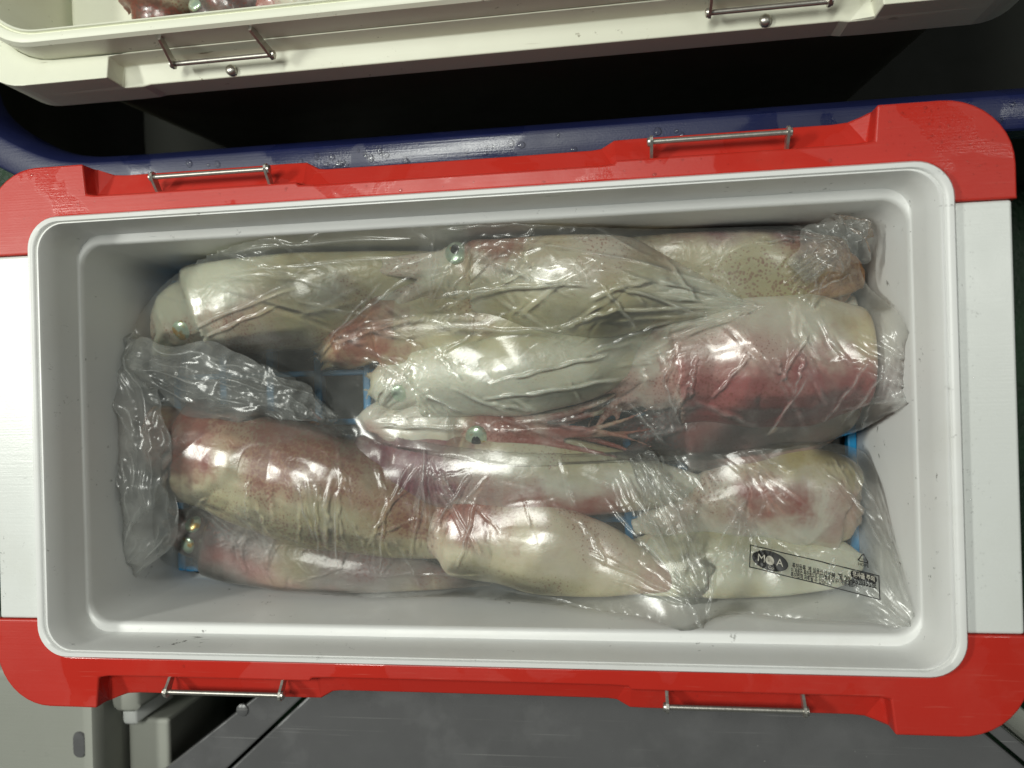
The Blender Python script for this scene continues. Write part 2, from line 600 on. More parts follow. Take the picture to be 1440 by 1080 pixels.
prof = [(0.3000, 0.1520, 0.022, -0.006), (0.2998, 0.1518, 0.022, 0.0022), (0.2985, 0.1505, 0.021, 0.0042), (0.2955, 0.1478, 0.020, 0.0046),
        (0.2940, 0.1474, 0.020, 0.0034), (0.2936, 0.1472, 0.019, 0.0022), (0.2928, 0.1468, 0.019, 0.0022), (0.2922, 0.1466, 0.019, 0.0036), (0.2912, 0.1462, 0.019, 0.0036),
        (0.2904, 0.1459, 0.019, 0.0020), (0.2880, 0.1456, 0.0185, -0.012), (0.2872, 0.1450, 0.018, -0.0285),
        (0.2868, 0.1444, 0.017, -0.0306), (0.2866, 0.1395, 0.016, -0.0310), (0.2862, 0.1380, 0.016, -0.0322), (0.2858, 0.1376, 0.016, -0.036),
        (0.2838, 0.1338, 0.014, -0.140), (0.2820, 0.1320, 0.013, -0.152), (0.2760, 0.1260, 0.010, -0.1560)]
rings = [rrect(a, b, r, z) for a, b, r, z in prof]
rp(put('liner', loft(rings, False, True), M['liner']))
m = loft([rrect(0.3245, 0.1770, 0.03, -0.03), rrect(0.318, 0.170, 0.03, -0.34), rrect(0.312, 0.165, 0.03, DECK)], False, True)
rp(put('shell', m, M['shell']))
for side in (1, -1):
    for xm in (-0.1665, 0.1675):
        o = latch(red, xm, 0.0815, (0.1750, -0.0015), (0.1655, -0.0085), side)
        o.matrix_parent_inverse = red_base
pts = []
for _ in range(520):
    x = random.uniform(-0.33, 0.333); y = random.uniform(0.1545, 0.186)
    if random.random() < 0.25: x = random.uniform(0.26, 0.33); y = random.uniform(0.128, 0.186)
    if x < 0 and random.random() < 0.5: continue
    if abs(x) < 0.262 and y > 0.1635: continue
    if x > 0.30 and (x - .295) ** 2 + max(0, y - .1475) ** 2 > 0.036 ** 2: continue
    if abs(x) > 0.262 and abs(x) < 0.303 and y < 0.154: continue
    if x < -0.30: continue
    pts.append((x, y, -0.001, min(0.0014, 0.00035 * math.exp(random.gauss(0, 0.5))), random.uniform(0.8, 1.25)))
for _ in range(60):
    pts.append((random.uniform(0.302, 0.312), random.uniform(-0.12, 0.12), -0.0018, 0.0004, 1))
rp(drops('water_drops', pts, None))

# --- the cream cooler behind
wroot = empty('cream_cooler', (0.008, 0.4255, -0.345), 'open cream cooler standing inside the navy tub behind the red one', 'cooler')
wroot.rotation_euler = (0, 0, math.radians(0.15))
wb = Matrix.Translation((0, 0, 0.345))


def wp(o):
    o.parent = wroot; o.matrix_parent_inverse = wb
    return o


WH = dict(hx=0.372, cy=0.1690, ro=0.040, z0=-0.024, py=0.100, drop1=0.016, drop2=0.020, drop3=0.042,
          lx=0.3562, ly=0.1522, lr=0.050,
          recess=[((0.264, 0.1690), (0.264, 0.1692)), ((0.2625, 0.1540), (0.2490, 0.1690)), ((0.254, 0.1532), (0.243, 0.1680)),
                  ((0.200, 0.1530), (0.20, 0.1680)), ((0.05, 0.1530), (0.05, 0.1680))])
for s in (1, -1):
    o = wp(put('cream_trim', trim_mesh(s, WH), M['cream'])); bevel(o, 0.0035, 3, 32)
for s in (1, -1):
    x0, x1 = sorted((s * 0.3565, s * 0.3700))
    o = wp(put('end_plate', box_mesh(x0, x1, -0.0995, 0.0995, -0.06, -0.026), M['cream'])); bevel(o, 0.002, 2)
prof = [(0.3560, 0.1520, 0.050, -0.045), (0.3556, 0.1516, 0.050, -0.004), (0.3540, 0.1500, 0.049, -0.0008), (0.3515, 0.1480, 0.048, 0.0),
        (0.3475, 0.1450, 0.046, 0.0), (0.3467, 0.1443, 0.046, -0.0016), (0.3459, 0.1437, 0.045, -0.0016), (0.3450, 0.1431, 0.045, 0.0004),
        (0.3435, 0.1419, 0.044, 0.0), (0.3425, 0.1412, 0.044, -0.003), (0.3340, 0.1330, 0.038, -0.06), (0.324, 0.122, 0.03, -0.300), (0.312, 0.110, 0.02, -0.305)]
lm_ = loft([rrect(a, b, r, z, 12) for a, b, r, z in prof], False, True); lm_.set_sharp_from_angle(angle=math.radians(24))
wp(put('liner', lm_, M['cream']))
m = loft([rrect(0.352, 0.150, 0.035, -0.048), rrect(0.335, 0.136, 0.035, -0.33), rrect(0.33, 0.131, 0.035, -0.345)], False, True)
wp(put('shell', m, M['dark_shell']))
# inner tray at the left end
m = loft([rrect(0.0555, 0.128, 0.03, -0.140, 9, -0.272), rrect(0.0570, 0.1295, 0.03, -0.0765, 9, -0.272), rrect(0.0555, 0.128, 0.03, -0.0735, 9, -0.272),
          rrect(0.0520, 0.1245, 0.028, -0.0725, 9, -0.272)], True, True)
wp(put('inner_tray', m, M['cream']))
for xm in (-0.178, 0.196):
    o = latch(wroot, xm, 0.0740, (0.1615, -0.0290), (0.1525, -0.0060), -1, 0.0018, screw=(0.1640, -0.0415), lean=0.004 if xm < 0 else 0)
    o.matrix_parent_inverse = wb
for c in list(wroot.children):
    if c.name.startswith('screw_head'): c.matrix_parent_inverse = wb

# ------------------------------------------------------------------ navy tub round the cream cooler
tub = empty('navy_tub', (0.15, 0.53, DECK), 'large navy blue plastic tub with a wet rolled rim around the cream cooler', 'tub')
tb = Matrix.Translation((-0.15, -0.53, -DECK))
outer = [(-0.355, 0.202), (0.75, 0.202), (0.80, 0.25), (0.80, 0.85), (-0.46, 0.85), (-0.46, 0.262)]


def inset(poly, d):
    n = len(poly); out = []
    for i in range(n):
        p0, p1, p2 = (Vector((*poly[(i + k) % n], 0)) for k in (-1, 0, 1))
        e1 = (p1 - p0).normalized(); e2 = (p2 - p1).normalized()
        n1 = Vector((-e1.y, e1.x, 0)); n2 = Vector((-e2.y, e2.x, 0))
        b = (n1 + n2); b /= max(0.2, (1 + n1.dot(n2)))
        q = p1 + b * d
        out.append((q.x, q.y))
    return out


def tub_ring(d, z):
    pl = inset(outer, d)
    # round the corners a little by corner cutting
    for _ in range(3):
        q = []
        for i in range(len(pl)):
            a, b = pl[i], pl[(i + 1) % len(pl)]
            k = min(0.25, 0.02 / max(1e-6, math.dist(a, b)))
            q.append((a[0] + (b[0] - a[0]) * k, a[1] + (b[1] - a[1]) * k))
            q.append((a[0] + (b[0] - a[0]) * (1 - k), a[1] + (b[1] - a[1]) * (1 - k)))
        pl = q
    return [(x, y, z) for x, y in pl]


rim_prof = [(-0.006, -0.118), (-0.0085, -0.115), (-0.0085, -0.0945), (-0.0075, -0.0925), (-0.0055, -0.0915), (0.0120, -0.0885), (0.0145, -0.0890), (0.0165, -0.0910), (0.0225, -0.1000), (0.0260, -0.112), (0.0265, -0.125)]
rim_m = loft([tub_ring(d, z) for d, z in rim_prof]); rim_m.set_sharp_from_angle(angle=math.radians(24))
o = put('rim', rim_m, M['tub'], None); o.parent = tub; o.matrix_parent_inverse = tb
wall = [(0.0, -0.122), (0.006, -0.30), (0.012, DECK + 0.003), (0.020, DECK + 0.012), (0.016, -0.122)]
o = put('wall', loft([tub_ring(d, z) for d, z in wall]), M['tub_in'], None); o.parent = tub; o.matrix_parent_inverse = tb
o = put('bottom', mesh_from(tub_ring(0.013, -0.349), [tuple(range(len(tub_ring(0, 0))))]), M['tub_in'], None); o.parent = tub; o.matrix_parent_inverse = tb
pts = []
for _ in range(60):
    x = random.choice((random.uniform(-0.27, 0.16), random.uniform(-0.25, -0.05), random.uniform(-0.35, 0.4)))
    y = random.uniform(0.200, 0.212)
    z = -0.0912 + (y - 0.1965) / 0.0175 * 0.0030
    pts.append((x, y, z - 0.0002, random.uniform(0.0010, 0.0034), random.uniform(0.85, 1.2)))
o = drops('water_drops', pts, None); o.parent = tub; o.matrix_parent_inverse = tb

# ------------------------------------------------------------------ things in front of the cooler
# grey sheet metal hatch with a raised frame
hat = empty('metal_hatch', (0.1, -0.33, -0.102), 'scratched grey sheet metal hatch in front of the red cooler', 'hatch')
poly = [(-0.170, -0.2000), (0.335, -0.2000), (0.60, -0.43), (0.60, -0.56), (-0.640, -0.56)]


def prism(poly, z0, z1):
    n = len(poly)
    return fix(mesh_from([(x, y, z) for z in (z0, z1) for x, y in poly],
                         [tuple(range(n))[::-1], tuple(range(n, 2 * n))] + [(i, (i + 1) % n, n + (i + 1) % n, n + i) for i in range(n)]))


inner = [(-0.134, -0.2000), (0.322, -0.2000), (0.58, -0.43), (0.58, -0.545), (-0.515, -0.545)]
o = bevel(put('panel', prism([(-0.1325, -0.2010), (0.3205, -0.2010), (0.578, -0.43), (0.578, -0.543), (-0.5135, -0.543)], -0.114, -0.1030), M['metal'], hat), 0.002)
o = bevel(put('frame_bar', prism([(-0.170, -0.2000), (-0.1355, -0.2000), (-0.5165, -0.545), (-0.625, -0.545)], -0.13, -0.1000), M['metal'], hat), 0.0015)
o = bevel(put('frame_bar', prism([(0.3235, -0.2000), (0.336, -0.2000), (0.60, -0.43), (0.60, -0.545), (0.5815, -0.545), (0.5815, -0.43)], -0.13, -0.1000), M['metal'], hat), 0.0015)
for x, y in ((-0.205, -0.2285), (-0.33, -0.335)):
    rr = [[(x + r * math.cos(t), y + r * math.sin(t), -0.1 + u) for t in (2 * math.pi * k / 12 for k in range(12))] for u, r in ((-0.001, 0.005), (0.0012, 0.005), (0.0022, 0.003))]
    put('rivet_head', loft(rr, True, True), M['metal'], hat)
o = put('support_box', prism([(-0.10, -0.215), (0.31, -0.215), (0.52, -0.43), (0.52, -0.53), (-0.47, -0.53)], DECK, -0.114), M['black'], hat)

# grey-green bar at the far right
bar = loft([[(0.352 + a, -0.215 - a * 0.0 + b * 0, -0.20 + c) for a, b, c in ((0, 0, 0), (0.03, 0, 0), (0.03, 0, 0.03), (0, 0, 0.03))],
            [(0.60 + a, -0.43, -0.20 + c) for a, c in ((0, 0), (0.035, 0), (0.035, 0.03), (0, 0.03))]], True, True, smooth=False)
bo = put('deck_rail', bar, M['crate']); bevel(bo, 0.004)
bo2 = tag(bo, 'grey green rail running diagonally beside the metal hatch at lower right', 'rail')

# grey crate at lower left with a moulded hinge
cr = empty('grey_crate', (-0.45, -0.35, DECK), 'dull grey plastic crate with a moulded hinge at lower left', 'crate')
m = loft([rrect(0.120, 0.180, 0.010, DECK, 6, -0.462, -0.386), rrect(0.124, 0.184, 0.012, -0.112, 6, -0.462, -0.386),
          rrect(0.1265, 0.1865, 0.012, -0.111, 6, -0.462, -0.386), rrect(0.1265, 0.1865, 0.012, -0.101, 6, -0.462, -0.386), rrect(0.1245, 0.1845, 0.012, -0.0985, 6, -0.462, -0.386),
          rrect(0.118, 0.178, 0.010, -0.0985, 6, -0.462, -0.386), rrect(0.1165, 0.1765, 0.009, -0.1000, 6, -0.462, -0.386)], True, True)
put('body', m, M['crate'], cr)
m = loft([rrect(0.0135, 0.013, 0.009, z, 6, -0.3205, -0.2290) for z in (-0.175, -0.120)] + [rrect(0.0105, 0.010, 0.008, -0.117, 6, -0.3205, -0.2290)], True, True)
put('hinge_knuckle', m, M['crate'], cr)
m = loft([rrect(0.018, 0.060, 0.003, -0.24, 4, -0.3150, -0.318), rrect(0.0195, 0.0615, 0.003, -0.142, 4, -0.3150, -0.318), rrect(0.0175, 0.0595, 0.003, -0.140, 4, -0.3150, -0.318)], True, True, smooth=False)
o = bevel(put('hinge_block', m, M['crate'], cr), 0.002)
m = loft([rrect(0.007, 0.009, 0.004, z, 5, -0.323, -0.2475) for z in (-0.18, -0.128)] + [rrect(0.005, 0.007, 0.003, -0.126, 5, -0.323, -0.2475)], True, True)
put('hinge_pin', m, M['plate'], cr)
m = loft([rrect(0.006, 0.011, 0.0055, -0.1001, 6, -0.3500, -0.262), rrect(0.005, 0.010, 0.0048, -0.0985, 6, -0.3500, -0.262)], True, True)
put('rubber_stop', m, M['metal'], cr)

# ------------------------------------------------------------------ drain grate and melt water inside the red cooler
wt = put('melt_water', mesh_from(rrect(0.2815, 0.1315, 0.014, -0.1500), [tuple(range(40))]), M['water'])
tag(wt, 'dark inky melt water pooled under the blue grate', 'water', kind='stuff')
gr = empty('drain_grate', (0, 0, -0.155), 'bright blue plastic drain grate under the squid bags', 'grate')
barx = mesh_from(*(lambda m: ([v.co[:] for v in m.vertices], [tuple(p.vertices) for p in m.polygons]))(box_mesh(-0.275, 0.275, -0.0024, 0.0024, -0.1445, -0.1385)))
bary = mesh_from(*(lambda m: ([v.co[:] for v in m.vertices], [tuple(p.vertices) for p in m.polygons]))(box_mesh(-0.0033, 0.0033, -0.126, 0.126, -0.1470, -0.1375)))
leg = mesh_from(*(lambda m: ([v.co[:] for v in m.vertices], [tuple(p.vertices) for p in m.polygons]))(box_mesh(-0.003, 0.003, -0.003, 0.003, -0.1560, -0.1472)))
for me in (barx, bary, leg): me.materials.append(M['grate'])
for i in range(7):
    o = put('grate_bar', barx, None, gr); o.location = (0, -0.1245 + i * 0.0415 + 0.0, 0); o.matrix_parent_inverse = Matrix.Translation((0, 0, 0.155)); bevel(o, 0.0012, 2)
for i in range(14):
    o = put('grate_bar', bary, None, gr); o.location = (-0.2780 + i * 0.0428, 0, 0); o.matrix_parent_inverse = Matrix.Translation((0, 0, 0.155)); bevel(o, 0.0012, 2)
for x in (-0.2780, 0.2784, 0.0):
    for y in (-0.12, 0.12):
        o = put('grate_foot', leg, None, gr); o.location = (x, y, 0); o.matrix_parent_inverse = Matrix.Translation((0, 0, 0.155))

# ------------------------------------------------------------------ squid
squid_objs = []


def bez(a, b, c, t):
    return a * (1 - t) ** 2 + b * (2 * t * (1 - t)) + c * t ** 2


def sit(o, c, d, sink):
    """the point where a ray along d leaves the body, pulled in by sink"""
    bv = BVHTree.FromPolygons([v.co for v in o.data.vertices], [tuple(p.vertices) for p in o.data.polygons])
    hit = bv.ray_cast(c + d * 0.08, -d)
    return hit[0] - d * sink if hit[0] is not None else c


def squid(name, label, tail, collar, R, head, arms, mat, mid=None, blunt=0.8, flat=0.74, fin=0.0, fin_t=(0.02, 0.5),
          arm_len=0.09, spread=0.30, eyes=((0.25, 1),), pupil=False, eye_r=0.0075, store=True, voxel=0.0016, group=None, n_arms=8):
    tail, collar, head = (at(*p) for p in (tail, collar, head))
    mid = at(*mid) if mid else (tail + collar) / 2
    root = empty(name, tail.lerp(collar, 0.5) - Vector((0, 0, R)), label, 'squid', group)
    N = 26
    V, F = [], []

    def add(rings, c0=True, c1=True):
        b = len(V); n = len(rings[0])
        for r in rings: V.extend(r)
        for i in range(len(rings) - 1):
            for j in range(n):
                k = (j + 1) % n
                F.append((b + i * n + j, b + i * n + k, b + (i + 1) * n + k, b + (i + 1) * n + j))
        if c0: F.append(tuple(b + j for j in range(n))[::-1])
        if c1: F.append(tuple(b + (len(rings) - 1) * n + j for j in range(n)))

    spine, rad, par = [], [], []
    for i in range(N + 1):
        t = (i / N) ** 1.15
        p = bez(tail, mid * 2 - (tail + collar) / 2, collar, t)
        r = R * max(0.05, math.sin(math.pi / 2 * min(1, t / 0.68))) ** blunt
        if t > 0.68: r *= 1 - 0.10 * (t - 0.68) / 0.32
        wob = 1 + 0.035 * math.sin(9 * t + R * 1000) + 0.02 * math.sin(23 * t + R * 3000)
        spine.append(p); rad.append(r * wob); par.append(t)
    hd = (head - collar)
    hl = hd.length
    hdn = hd.normalized()
    rad[-1] *= 1.02
    hs = [(0.0, 0.93, 1.0), (0.05, 0.88, 1.02), (0.16, 0.76, 1.05), (0.34, 0.66, 1.09), (0.6, 0.67, 1.15), (0.9, 0.62, 1.2), (1.15, 0.46, 1.26), (1.3, 0.25, 1.3)]
    for u, k, pt in hs[1:]:
        spine.append(collar + hd * u); rad.append(R * 0.92 * k); par.append(pt)
    rings = []
    sides, ups = [], []
    for i, p in enumerate(spine):
        T = (spine[min(i + 1, len(spine) - 1)] - spine[max(i - 1, 0)]).normalized()
        S = T.cross(Vector((0, 0, 1))).normalized(); U = S.cross(T).normalized()
        sides.append(S); ups.append(U)
        rings.append([tuple(p + S * (rad[i] * math.cos(a) * (1.20)) + U * (rad[i] * flat * math.sin(a))) for a in (2 * math.pi * k / 24 for k in range(24))])
    add(rings)
    # fins: a thin rhombic sheet through the rear of the mantle
    if fin > 0:
        up_r, lo_r = [], []
        grid = []
        nt, ns = 14, 13
        for i in range(nt + 1):
            q = i / nt
            t = fin_t[0] + (fin_t[1] - fin_t[0]) * q
            k = min(N, max(0, int(round(t ** (1 / 1.15) * N))))
            p = bez(tail, mid * 2 - (tail + collar) / 2, collar, t)
            w = fin * R * (math.sin(math.pi * q ** 0.8) ** 0.75) + 0.001
            row = []
            for j in range(ns):
                s = -1 + 2 * j / (ns - 1)
                row.append((p + sides[k] * (w * s) - ups[k] * (R * 0.25 + 0.45 * R * abs(s) ** 2.2 + 0.10 * R * math.sin(5 * q + 3 * s)), ups[k]))
            grid.append(row)
        b = len(V)
        for z in (0.0014, -0.0014):
            for row in grid:
                for p, u in row: V.append(tuple(p + u * z))
        n1 = (nt + 1) * ns
        for i in range(nt):
            for j in range(ns - 1):
                a0 = b + i * ns + j
                F.append((a0, a0 + 1, a0 + ns + 1, a0 + ns)); F.append((n1 + a0, n1 + a0 + ns, n1 + a0 + ns + 1, n1 + a0 + 1))
        edge = [i * ns for i in range(nt + 1)] + [nt * ns + j for j in range(1, ns)] + [i * ns + ns - 1 for i in range(nt - 1, -1, -1)] + [j for j in range(ns - 2, 0, -1)]
        for i in range(len(edge)):
            a0, a1 = b + edge[i], b + edge[(i + 1) % len(edge)]
            F.append((a0, a1, a1 + n1, a0 + n1))
    # arms
    arms_pt = [at(*q) for q in arms]
    h_end = collar + hd * 1.05
    rs = random.Random(int(R * 1e6) + len(label))
    for k in range(n_arms + 2):
        tent = k >= n_arms
        a = 2 * math.pi * k / (n_arms + 2) + rs.uniform(-0.2, 0.2)
        S = sides[-3]; U = ups[-3]
        o0 = h_end + S * (R * 0.34 * math.cos(a)) + U * (R * 0.30 * math.sin(a)) - hdn * R * 0.25
        goal = arms_pt[k % len(arms_pt)]
        g = (goal - o0)
        L = min(g.length, arm_len * (1.35 if tent else rs.uniform(0.75, 1.05)))
        g.normalize()
        sd = g.cross(Vector((0, 0, 1))).normalized()
        off = sd * (math.cos(a) * spread + rs.uniform(-0.1, 0.1)); curl = rs.uniform(-0.35, 0.35)
        path, rr = [], []
        r0 = R * (0.13 if tent else 0.205)
        for i in range(9):
            q = i / 8
            p = o0 + hdn * (L * 0.30 * q * (1 - q)) + g * (L * q) + off * (L * q) + sd * (curl * L * q * q) + Vector((0, 0, 0.10 * L * math.sin(a) * q - 0.06 * L * q * q))
            p.z = max(p.z, -0.131)
            path.append(p); rr.append(max(0.0012, r0 * (1 - 0.82 * q)))
        add(tube(path, rr, 8))
    m = fix(mesh_from(V, F))
    tmp = bpy.data.objects.new('tmp', m); COL.objects.link(tmp)
    rm = tmp.modifiers.new('r', 'REMESH'); rm.mode = 'VOXEL'; rm.voxel_size = voxel; rm.use_smooth_shade = True
    sm = tmp.modifiers.new('s', 'SMOOTH'); sm.factor = 0.5; sm.iterations = 5
    dg = bpy.context.evaluated_depsgraph_get(); dg.update()
    body = bpy.data.meshes.new_from_object(tmp.evaluated_get(dg))
    bpy.data.objects.remove(tmp)
    n = len(body.vertices)
    co = np.empty(n * 3); body.vertices.foreach_get('co', co); co = co.reshape(-1, 3)
    if store:                                   # soft flesh flattens against the walls and the grate
        wy = 0.1338 + 0.0365 * np.clip(co[:, 2] + 0.14, 0, 0.104) - 0.0025; wx = 0.2838 - 0.0025
        def soft(v, lim, k=0.010):
            a = np.abs(v); e = np.maximum(0, a - (lim - k))
            return np.sign(v) * np.where(a > lim - k, lim - k + k * (1 - np.exp(-e / k)), a)
        co[:, 1] = soft(co[:, 1], wy); co[:, 0] = soft(co[:, 0], wx)
        co[:, 2] = np.maximum(co[:, 2], -0.1368)
        body.vertices.foreach_set('co', co.ravel()); body.update()
    sp = np.array([p[:] for p in spine]); S_ = np.array([p[:] for p in sides]); U_ = np.array([p[:] for p in ups])
    best = np.zeros(n, int); bd = np.full(n, 1e9)
    for i in range(len(sp)):
        d = ((co - sp[i]) ** 2).sum(1); q = d < bd; best[q] = i; bd[q] = d[q]
    rel = co - sp[best]
    sq = np.stack([np.array(par)[best], (rel * U_[best]).sum(1) / R, (rel * S_[best]).sum(1) / R], 1)
    at_ = body.attributes.new('sq', 'FLOAT_VECTOR', 'POINT')
    at_.data.foreach_set('vector', sq.astype(np.float32).ravel())
    # lumpy, slack flesh
    body.polygons.foreach_set('use_smooth', [True] * len(body.polygons))
    body.materials.clear()
    o = put('body', body, mat, root)
    if store: squid_objs.append((o, co, [tuple(p.vertices) for p in body.polygons]))
    # eyes
    for u, s in eyes:
        c = collar + hd * 0.55 + sides[-4] * (s * R * 0.40) + ups[-4] * (R * u)
        dirn = (sides[-4] * s * 0.55 + Vector((0, 0, 1)) * max(0.2, u) * 2.2).normalized()
        bm = bmesh.new(); bmesh.ops.create_uvsphere(bm, u_segments=18, v_segments=12, radius=eye_r)
        for f_ in bm.faces: f_.smooth = True
        bmesh.ops.scale(bm, vec=(1.12, 0.95, 0.42), verts=bm.verts)
        me = bpy.data.meshes.new('eye'); bm.to_mesh(me); bm.free()
        c = sit(o, c, dirn, eye_r * (0.10 if pupil else 0.27))
        me.transform(Matrix.Translation(c) @ dirn.to_track_quat('Z', 'X').to_matrix().to_4x4())
        e = put('eye', me, M['eye'], root)
        if not pupil: continue
        bm = bmesh.new(); bmesh.ops.create_uvsphere(bm, u_segments=14, v_segments=10, radius=eye_r * 0.42)
        for f_ in bm.faces: f_.smooth = True
        bmesh.ops.scale(bm, vec=(1.15, 0.9, 0.20), verts=bm.verts)
        me = bpy.data.meshes.new('pupil'); bm.to_mesh(me); bm.free()
        me.transform(Matrix.Translation(c + dirn * eye_r * 0.36 + sides[-4] * (eye_r * 0.12)) @ dirn.to_track_quat('Z', 'X').to_matrix().to_4x4())
        put('pupil', me, M['pupil'], e)
    return root


CR = (0.58, 0.53, 0.37); WT = (0.65, 0.65, 0.53); GY = (0.30, 0.27, 0.25)
ROSE = (0.36, 0.10, 0.085); PURP = (0.20, 0.055, 0.085); TAN = (0.42, 0.22, 0.10)
RED_ = (0.30, 0.055, 0.035); ORG = (0.42, 0.17, 0.05); OLV = (0.42, 0.38, 0.17); PINK = (0.48, 0.24, 0.21)
sm_ = [squid_mat('squid_skin_pale', WT, ROSE, 0.25, 0.30, (-0.4, 0.6), 1.1, zones=((0.86, 1.08, 0.1, 2, RED_, 0.75), (0.1, 0.9, -2, -0.55, OLV, 0.55), (0.15, 0.4, 0.5, 2, ORG, 0.5))),
       squid_mat('squid_skin_olive', (0.55, 0.56, 0.44), ROSE, 0.30, 0.5, (-0.6, -0.9), 2.3, zones=((0.70, 0.95, -0.8, -0.1, RED_, 0.45), (0.2, 0.7, -2, -0.5, OLV, 0.5))),
       squid_mat('squid_skin_tan', CR, TAN, 0.55, 0.8, (0.1, 0.9), 3.7, zones=((-0.2, 0.30, -1.2, 0.7, ORG, 0.75), (0.2, 0.6, -2, 0.1, OLV, 0.5), (0.3, 1.2, 0.35, 2, PURP, 0.8))),
       squid_mat('squid_skin_rose', (0.68, 0.65, 0.55), ROSE, 0.60, 0.5, (0.15, -1.0), 4.9, zones=((-0.1, 1.05, -2, 0.02, (0.36, 0.085, 0.085), 0.9), (0.08, 0.22, 0.15, 0.75, ORG, 0.65), (0.55, 1.05, -0.2, 0.5, PINK, 0.6))),
       squid_mat('squid_skin_white', (0.69, 0.70, 0.58), ROSE, 0.25, 0.2, (-0.8, 0.3), 5.2, zones=((0.1, 0.9, 0.5, 2, OLV, 0.55),)),
       squid_mat('squid_skin_rosy_head', (0.66, 0.64, 0.56), ROSE, 0.75, 0.6, (0.0, 0.6), 6.6, zones=((1.18, 3, -0.6, 3, RED_, 0.65),)),
       squid_mat('squid_skin_cream', (0.55, 0.51, 0.32), TAN, 0.45, 0.5, (0.0, 0.5), 7.4, zones=((0.92, 1.25, -0.9, 0.9, RED_, 0.7), (0.25, 0.5, -0.9, 0.1, ORG, 0.7))),
       squid_mat('squid_skin_banded', CR, (0.34, 0.12, 0.07), 0.55, 0.9, (0.2, 0.6), 8.8, zones=((0.83, 1.06, -0.2, 2, RED_, 0.85), (0.97, 1.6, -3, 3, (0.09, 0.035, 0.03), 0.8), (0.05, 0.85, 0.62, 3, (0.14, 0.08, 0.05), 0.7), (0.1, 0.8, 0.05, 0.6, (0.34, 0.13, 0.06), 0.75), (0.1, 0.9, -2, -0.5, OLV, 0.5))),
       squid_mat('squid_skin_grey', GY, PURP, 0.45, 0.5, (0.1, 0.6), 9.5, zones=((0.88, 2, -3, 3, (0.07, 0.055, 0.055), 0.8), (0.7, 1.0, -0.5, 0.2, ROSE, 0.6), (0.2, 0.8, -2, -0.35, PINK, 0.6))),
       squid_mat('squid_skin_purple', (0.68, 0.67, 0.58), PURP, 0.45, 0.4, (0.1, -0.5), 10.3, zones=((0.72, 1.3, -0.9, 1.2, PURP, 0.85), (0.3, 0.7, -1.2, -0.25, RED_, 0.8), (0.3, 0.8, 0.2, 2, OLV, 0.45))),
       squid_mat('squid_skin_silver', (0.68, 0.62, 0.47), ROSE, 0.30, 0.5, (0.2, 0.8), 11.7, zones=((0.82, 1.1, 0.0, 2, RED_, 0.8), (-0.1, 0.25, -1, 1, PINK, 0.7), (0.2, 0.9, -2, -0.4, OLV, 0.6))),
       squid_mat('squid_skin_red_fin', (0.66, 0.64, 0.55), ROSE, 0.35, 0.4, (0.1, -0.5), 12.9, zones=((0.35, 0.72, -0.35, 0.3, RED_, 0.9), (0.5, 0.95, -1.5, -0.5, (0.42, 0.32, 0.06), 0.7), (0.85, 1.3, -0.6, 0.6, ROSE, 0.5)))]
UB = 'squid in the upper bag'; LB = 'squid in the lower bag'
# upper bag
squid('squid', 'pale pointed squid on top, its tip reaching the upper middle right', (1072, 432, -0.080), (672, 376, -0.078), 0.0345, (630, 382, -0.078),
      [(470, 420, -0.10), (420, 400, -0.10), (480, 440, -0.10)], sm_[0], mid=(860, 400, -0.071), blunt=1.25, fin=1.25, fin_t=(0.0, 0.42), eyes=((0.62, 1),), pupil=True, eye_r=0.0085, group=UB, arm_len=0.10)
squid('squid', 'olive white squid at upper left with a glinting green eye', (690, 350, -0.108), (292, 430, -0.098), 0.0400, (240, 458, -0.100),
      [(190, 500, -0.115), (215, 520, -0.12), (230, 505, -0.12)], sm_[1], mid=(480, 392, -0.097), blunt=0.8, eyes=((0.45, -1),), eye_r=0.0085, group=UB, arm_len=0.05)
squid('squid', 'tan speckled squid lying against the far wall at upper right', (1222, 392, -0.098), (880, 352, -0.100), 0.0300, (835, 345, -0.1),
      [(740, 345, -0.11), (760, 335, -0.11)], sm_[2], mid=(1050, 365, -0.090), blunt=0.5, fin=1.35, fin_t=(0.0, 0.55), eyes=((0.5, 1),), group=UB)
squid('squid', 'large rose red squid with a blunt rounded end at the right', (1287, 500, -0.100), (948, 512, -0.095), 0.0410, (893, 528, -0.092),
      [(800, 560, -0.105), (780, 580, -0.11), (820, 600, -0.105)], sm_[3], mid=(1120, 505, -0.091), blunt=0.42, fin=1.12, fin_t=(0.0, 0.45), eyes=(), group=UB, arm_len=0.06, spread=0.12)
squid('squid', 'smooth white squid across the middle with a small greenish eye', (985, 470, -0.102), (592, 530, -0.090), 0.0290, (540, 545, -0.090),
      [(450, 570, -0.115), (440, 545, -0.115), (470, 590, -0.12)], sm_[4], mid=(780, 512, -0.083), blunt=0.8, eyes=((0.60, -1),), eye_r=0.0070, group=UB, arm_len=0.022, spread=0.05)
squid('squid', 'squid with a bright round eye and reddish arms pointing right', (500, 590, -0.112), (640, 600, -0.096), 0.0225, (712, 606, -0.088),
      [(930, 585, -0.092), (940, 610, -0.096), (900, 560, -0.092), (935, 630, -0.100)], sm_[5], mid=(565, 596, -0.102), blunt=0.7, eyes=((0.62, 1),), pupil=True, eye_r=0.0095, group=UB, arm_len=0.125, spread=0.10)
squid('squid', 'cream squid with a rosy head in the centre of the upper bag', (975, 425, -0.105), (535, 466, -0.092), 0.0290, (475, 488, -0.092),
      [(410, 510, -0.115), (390, 490, -0.115), (420, 525, -0.12)], sm_[6], mid=(770, 450, -0.090), blunt=0.8, eyes=(), group=UB, arm_len=0.035, spread=0.1)
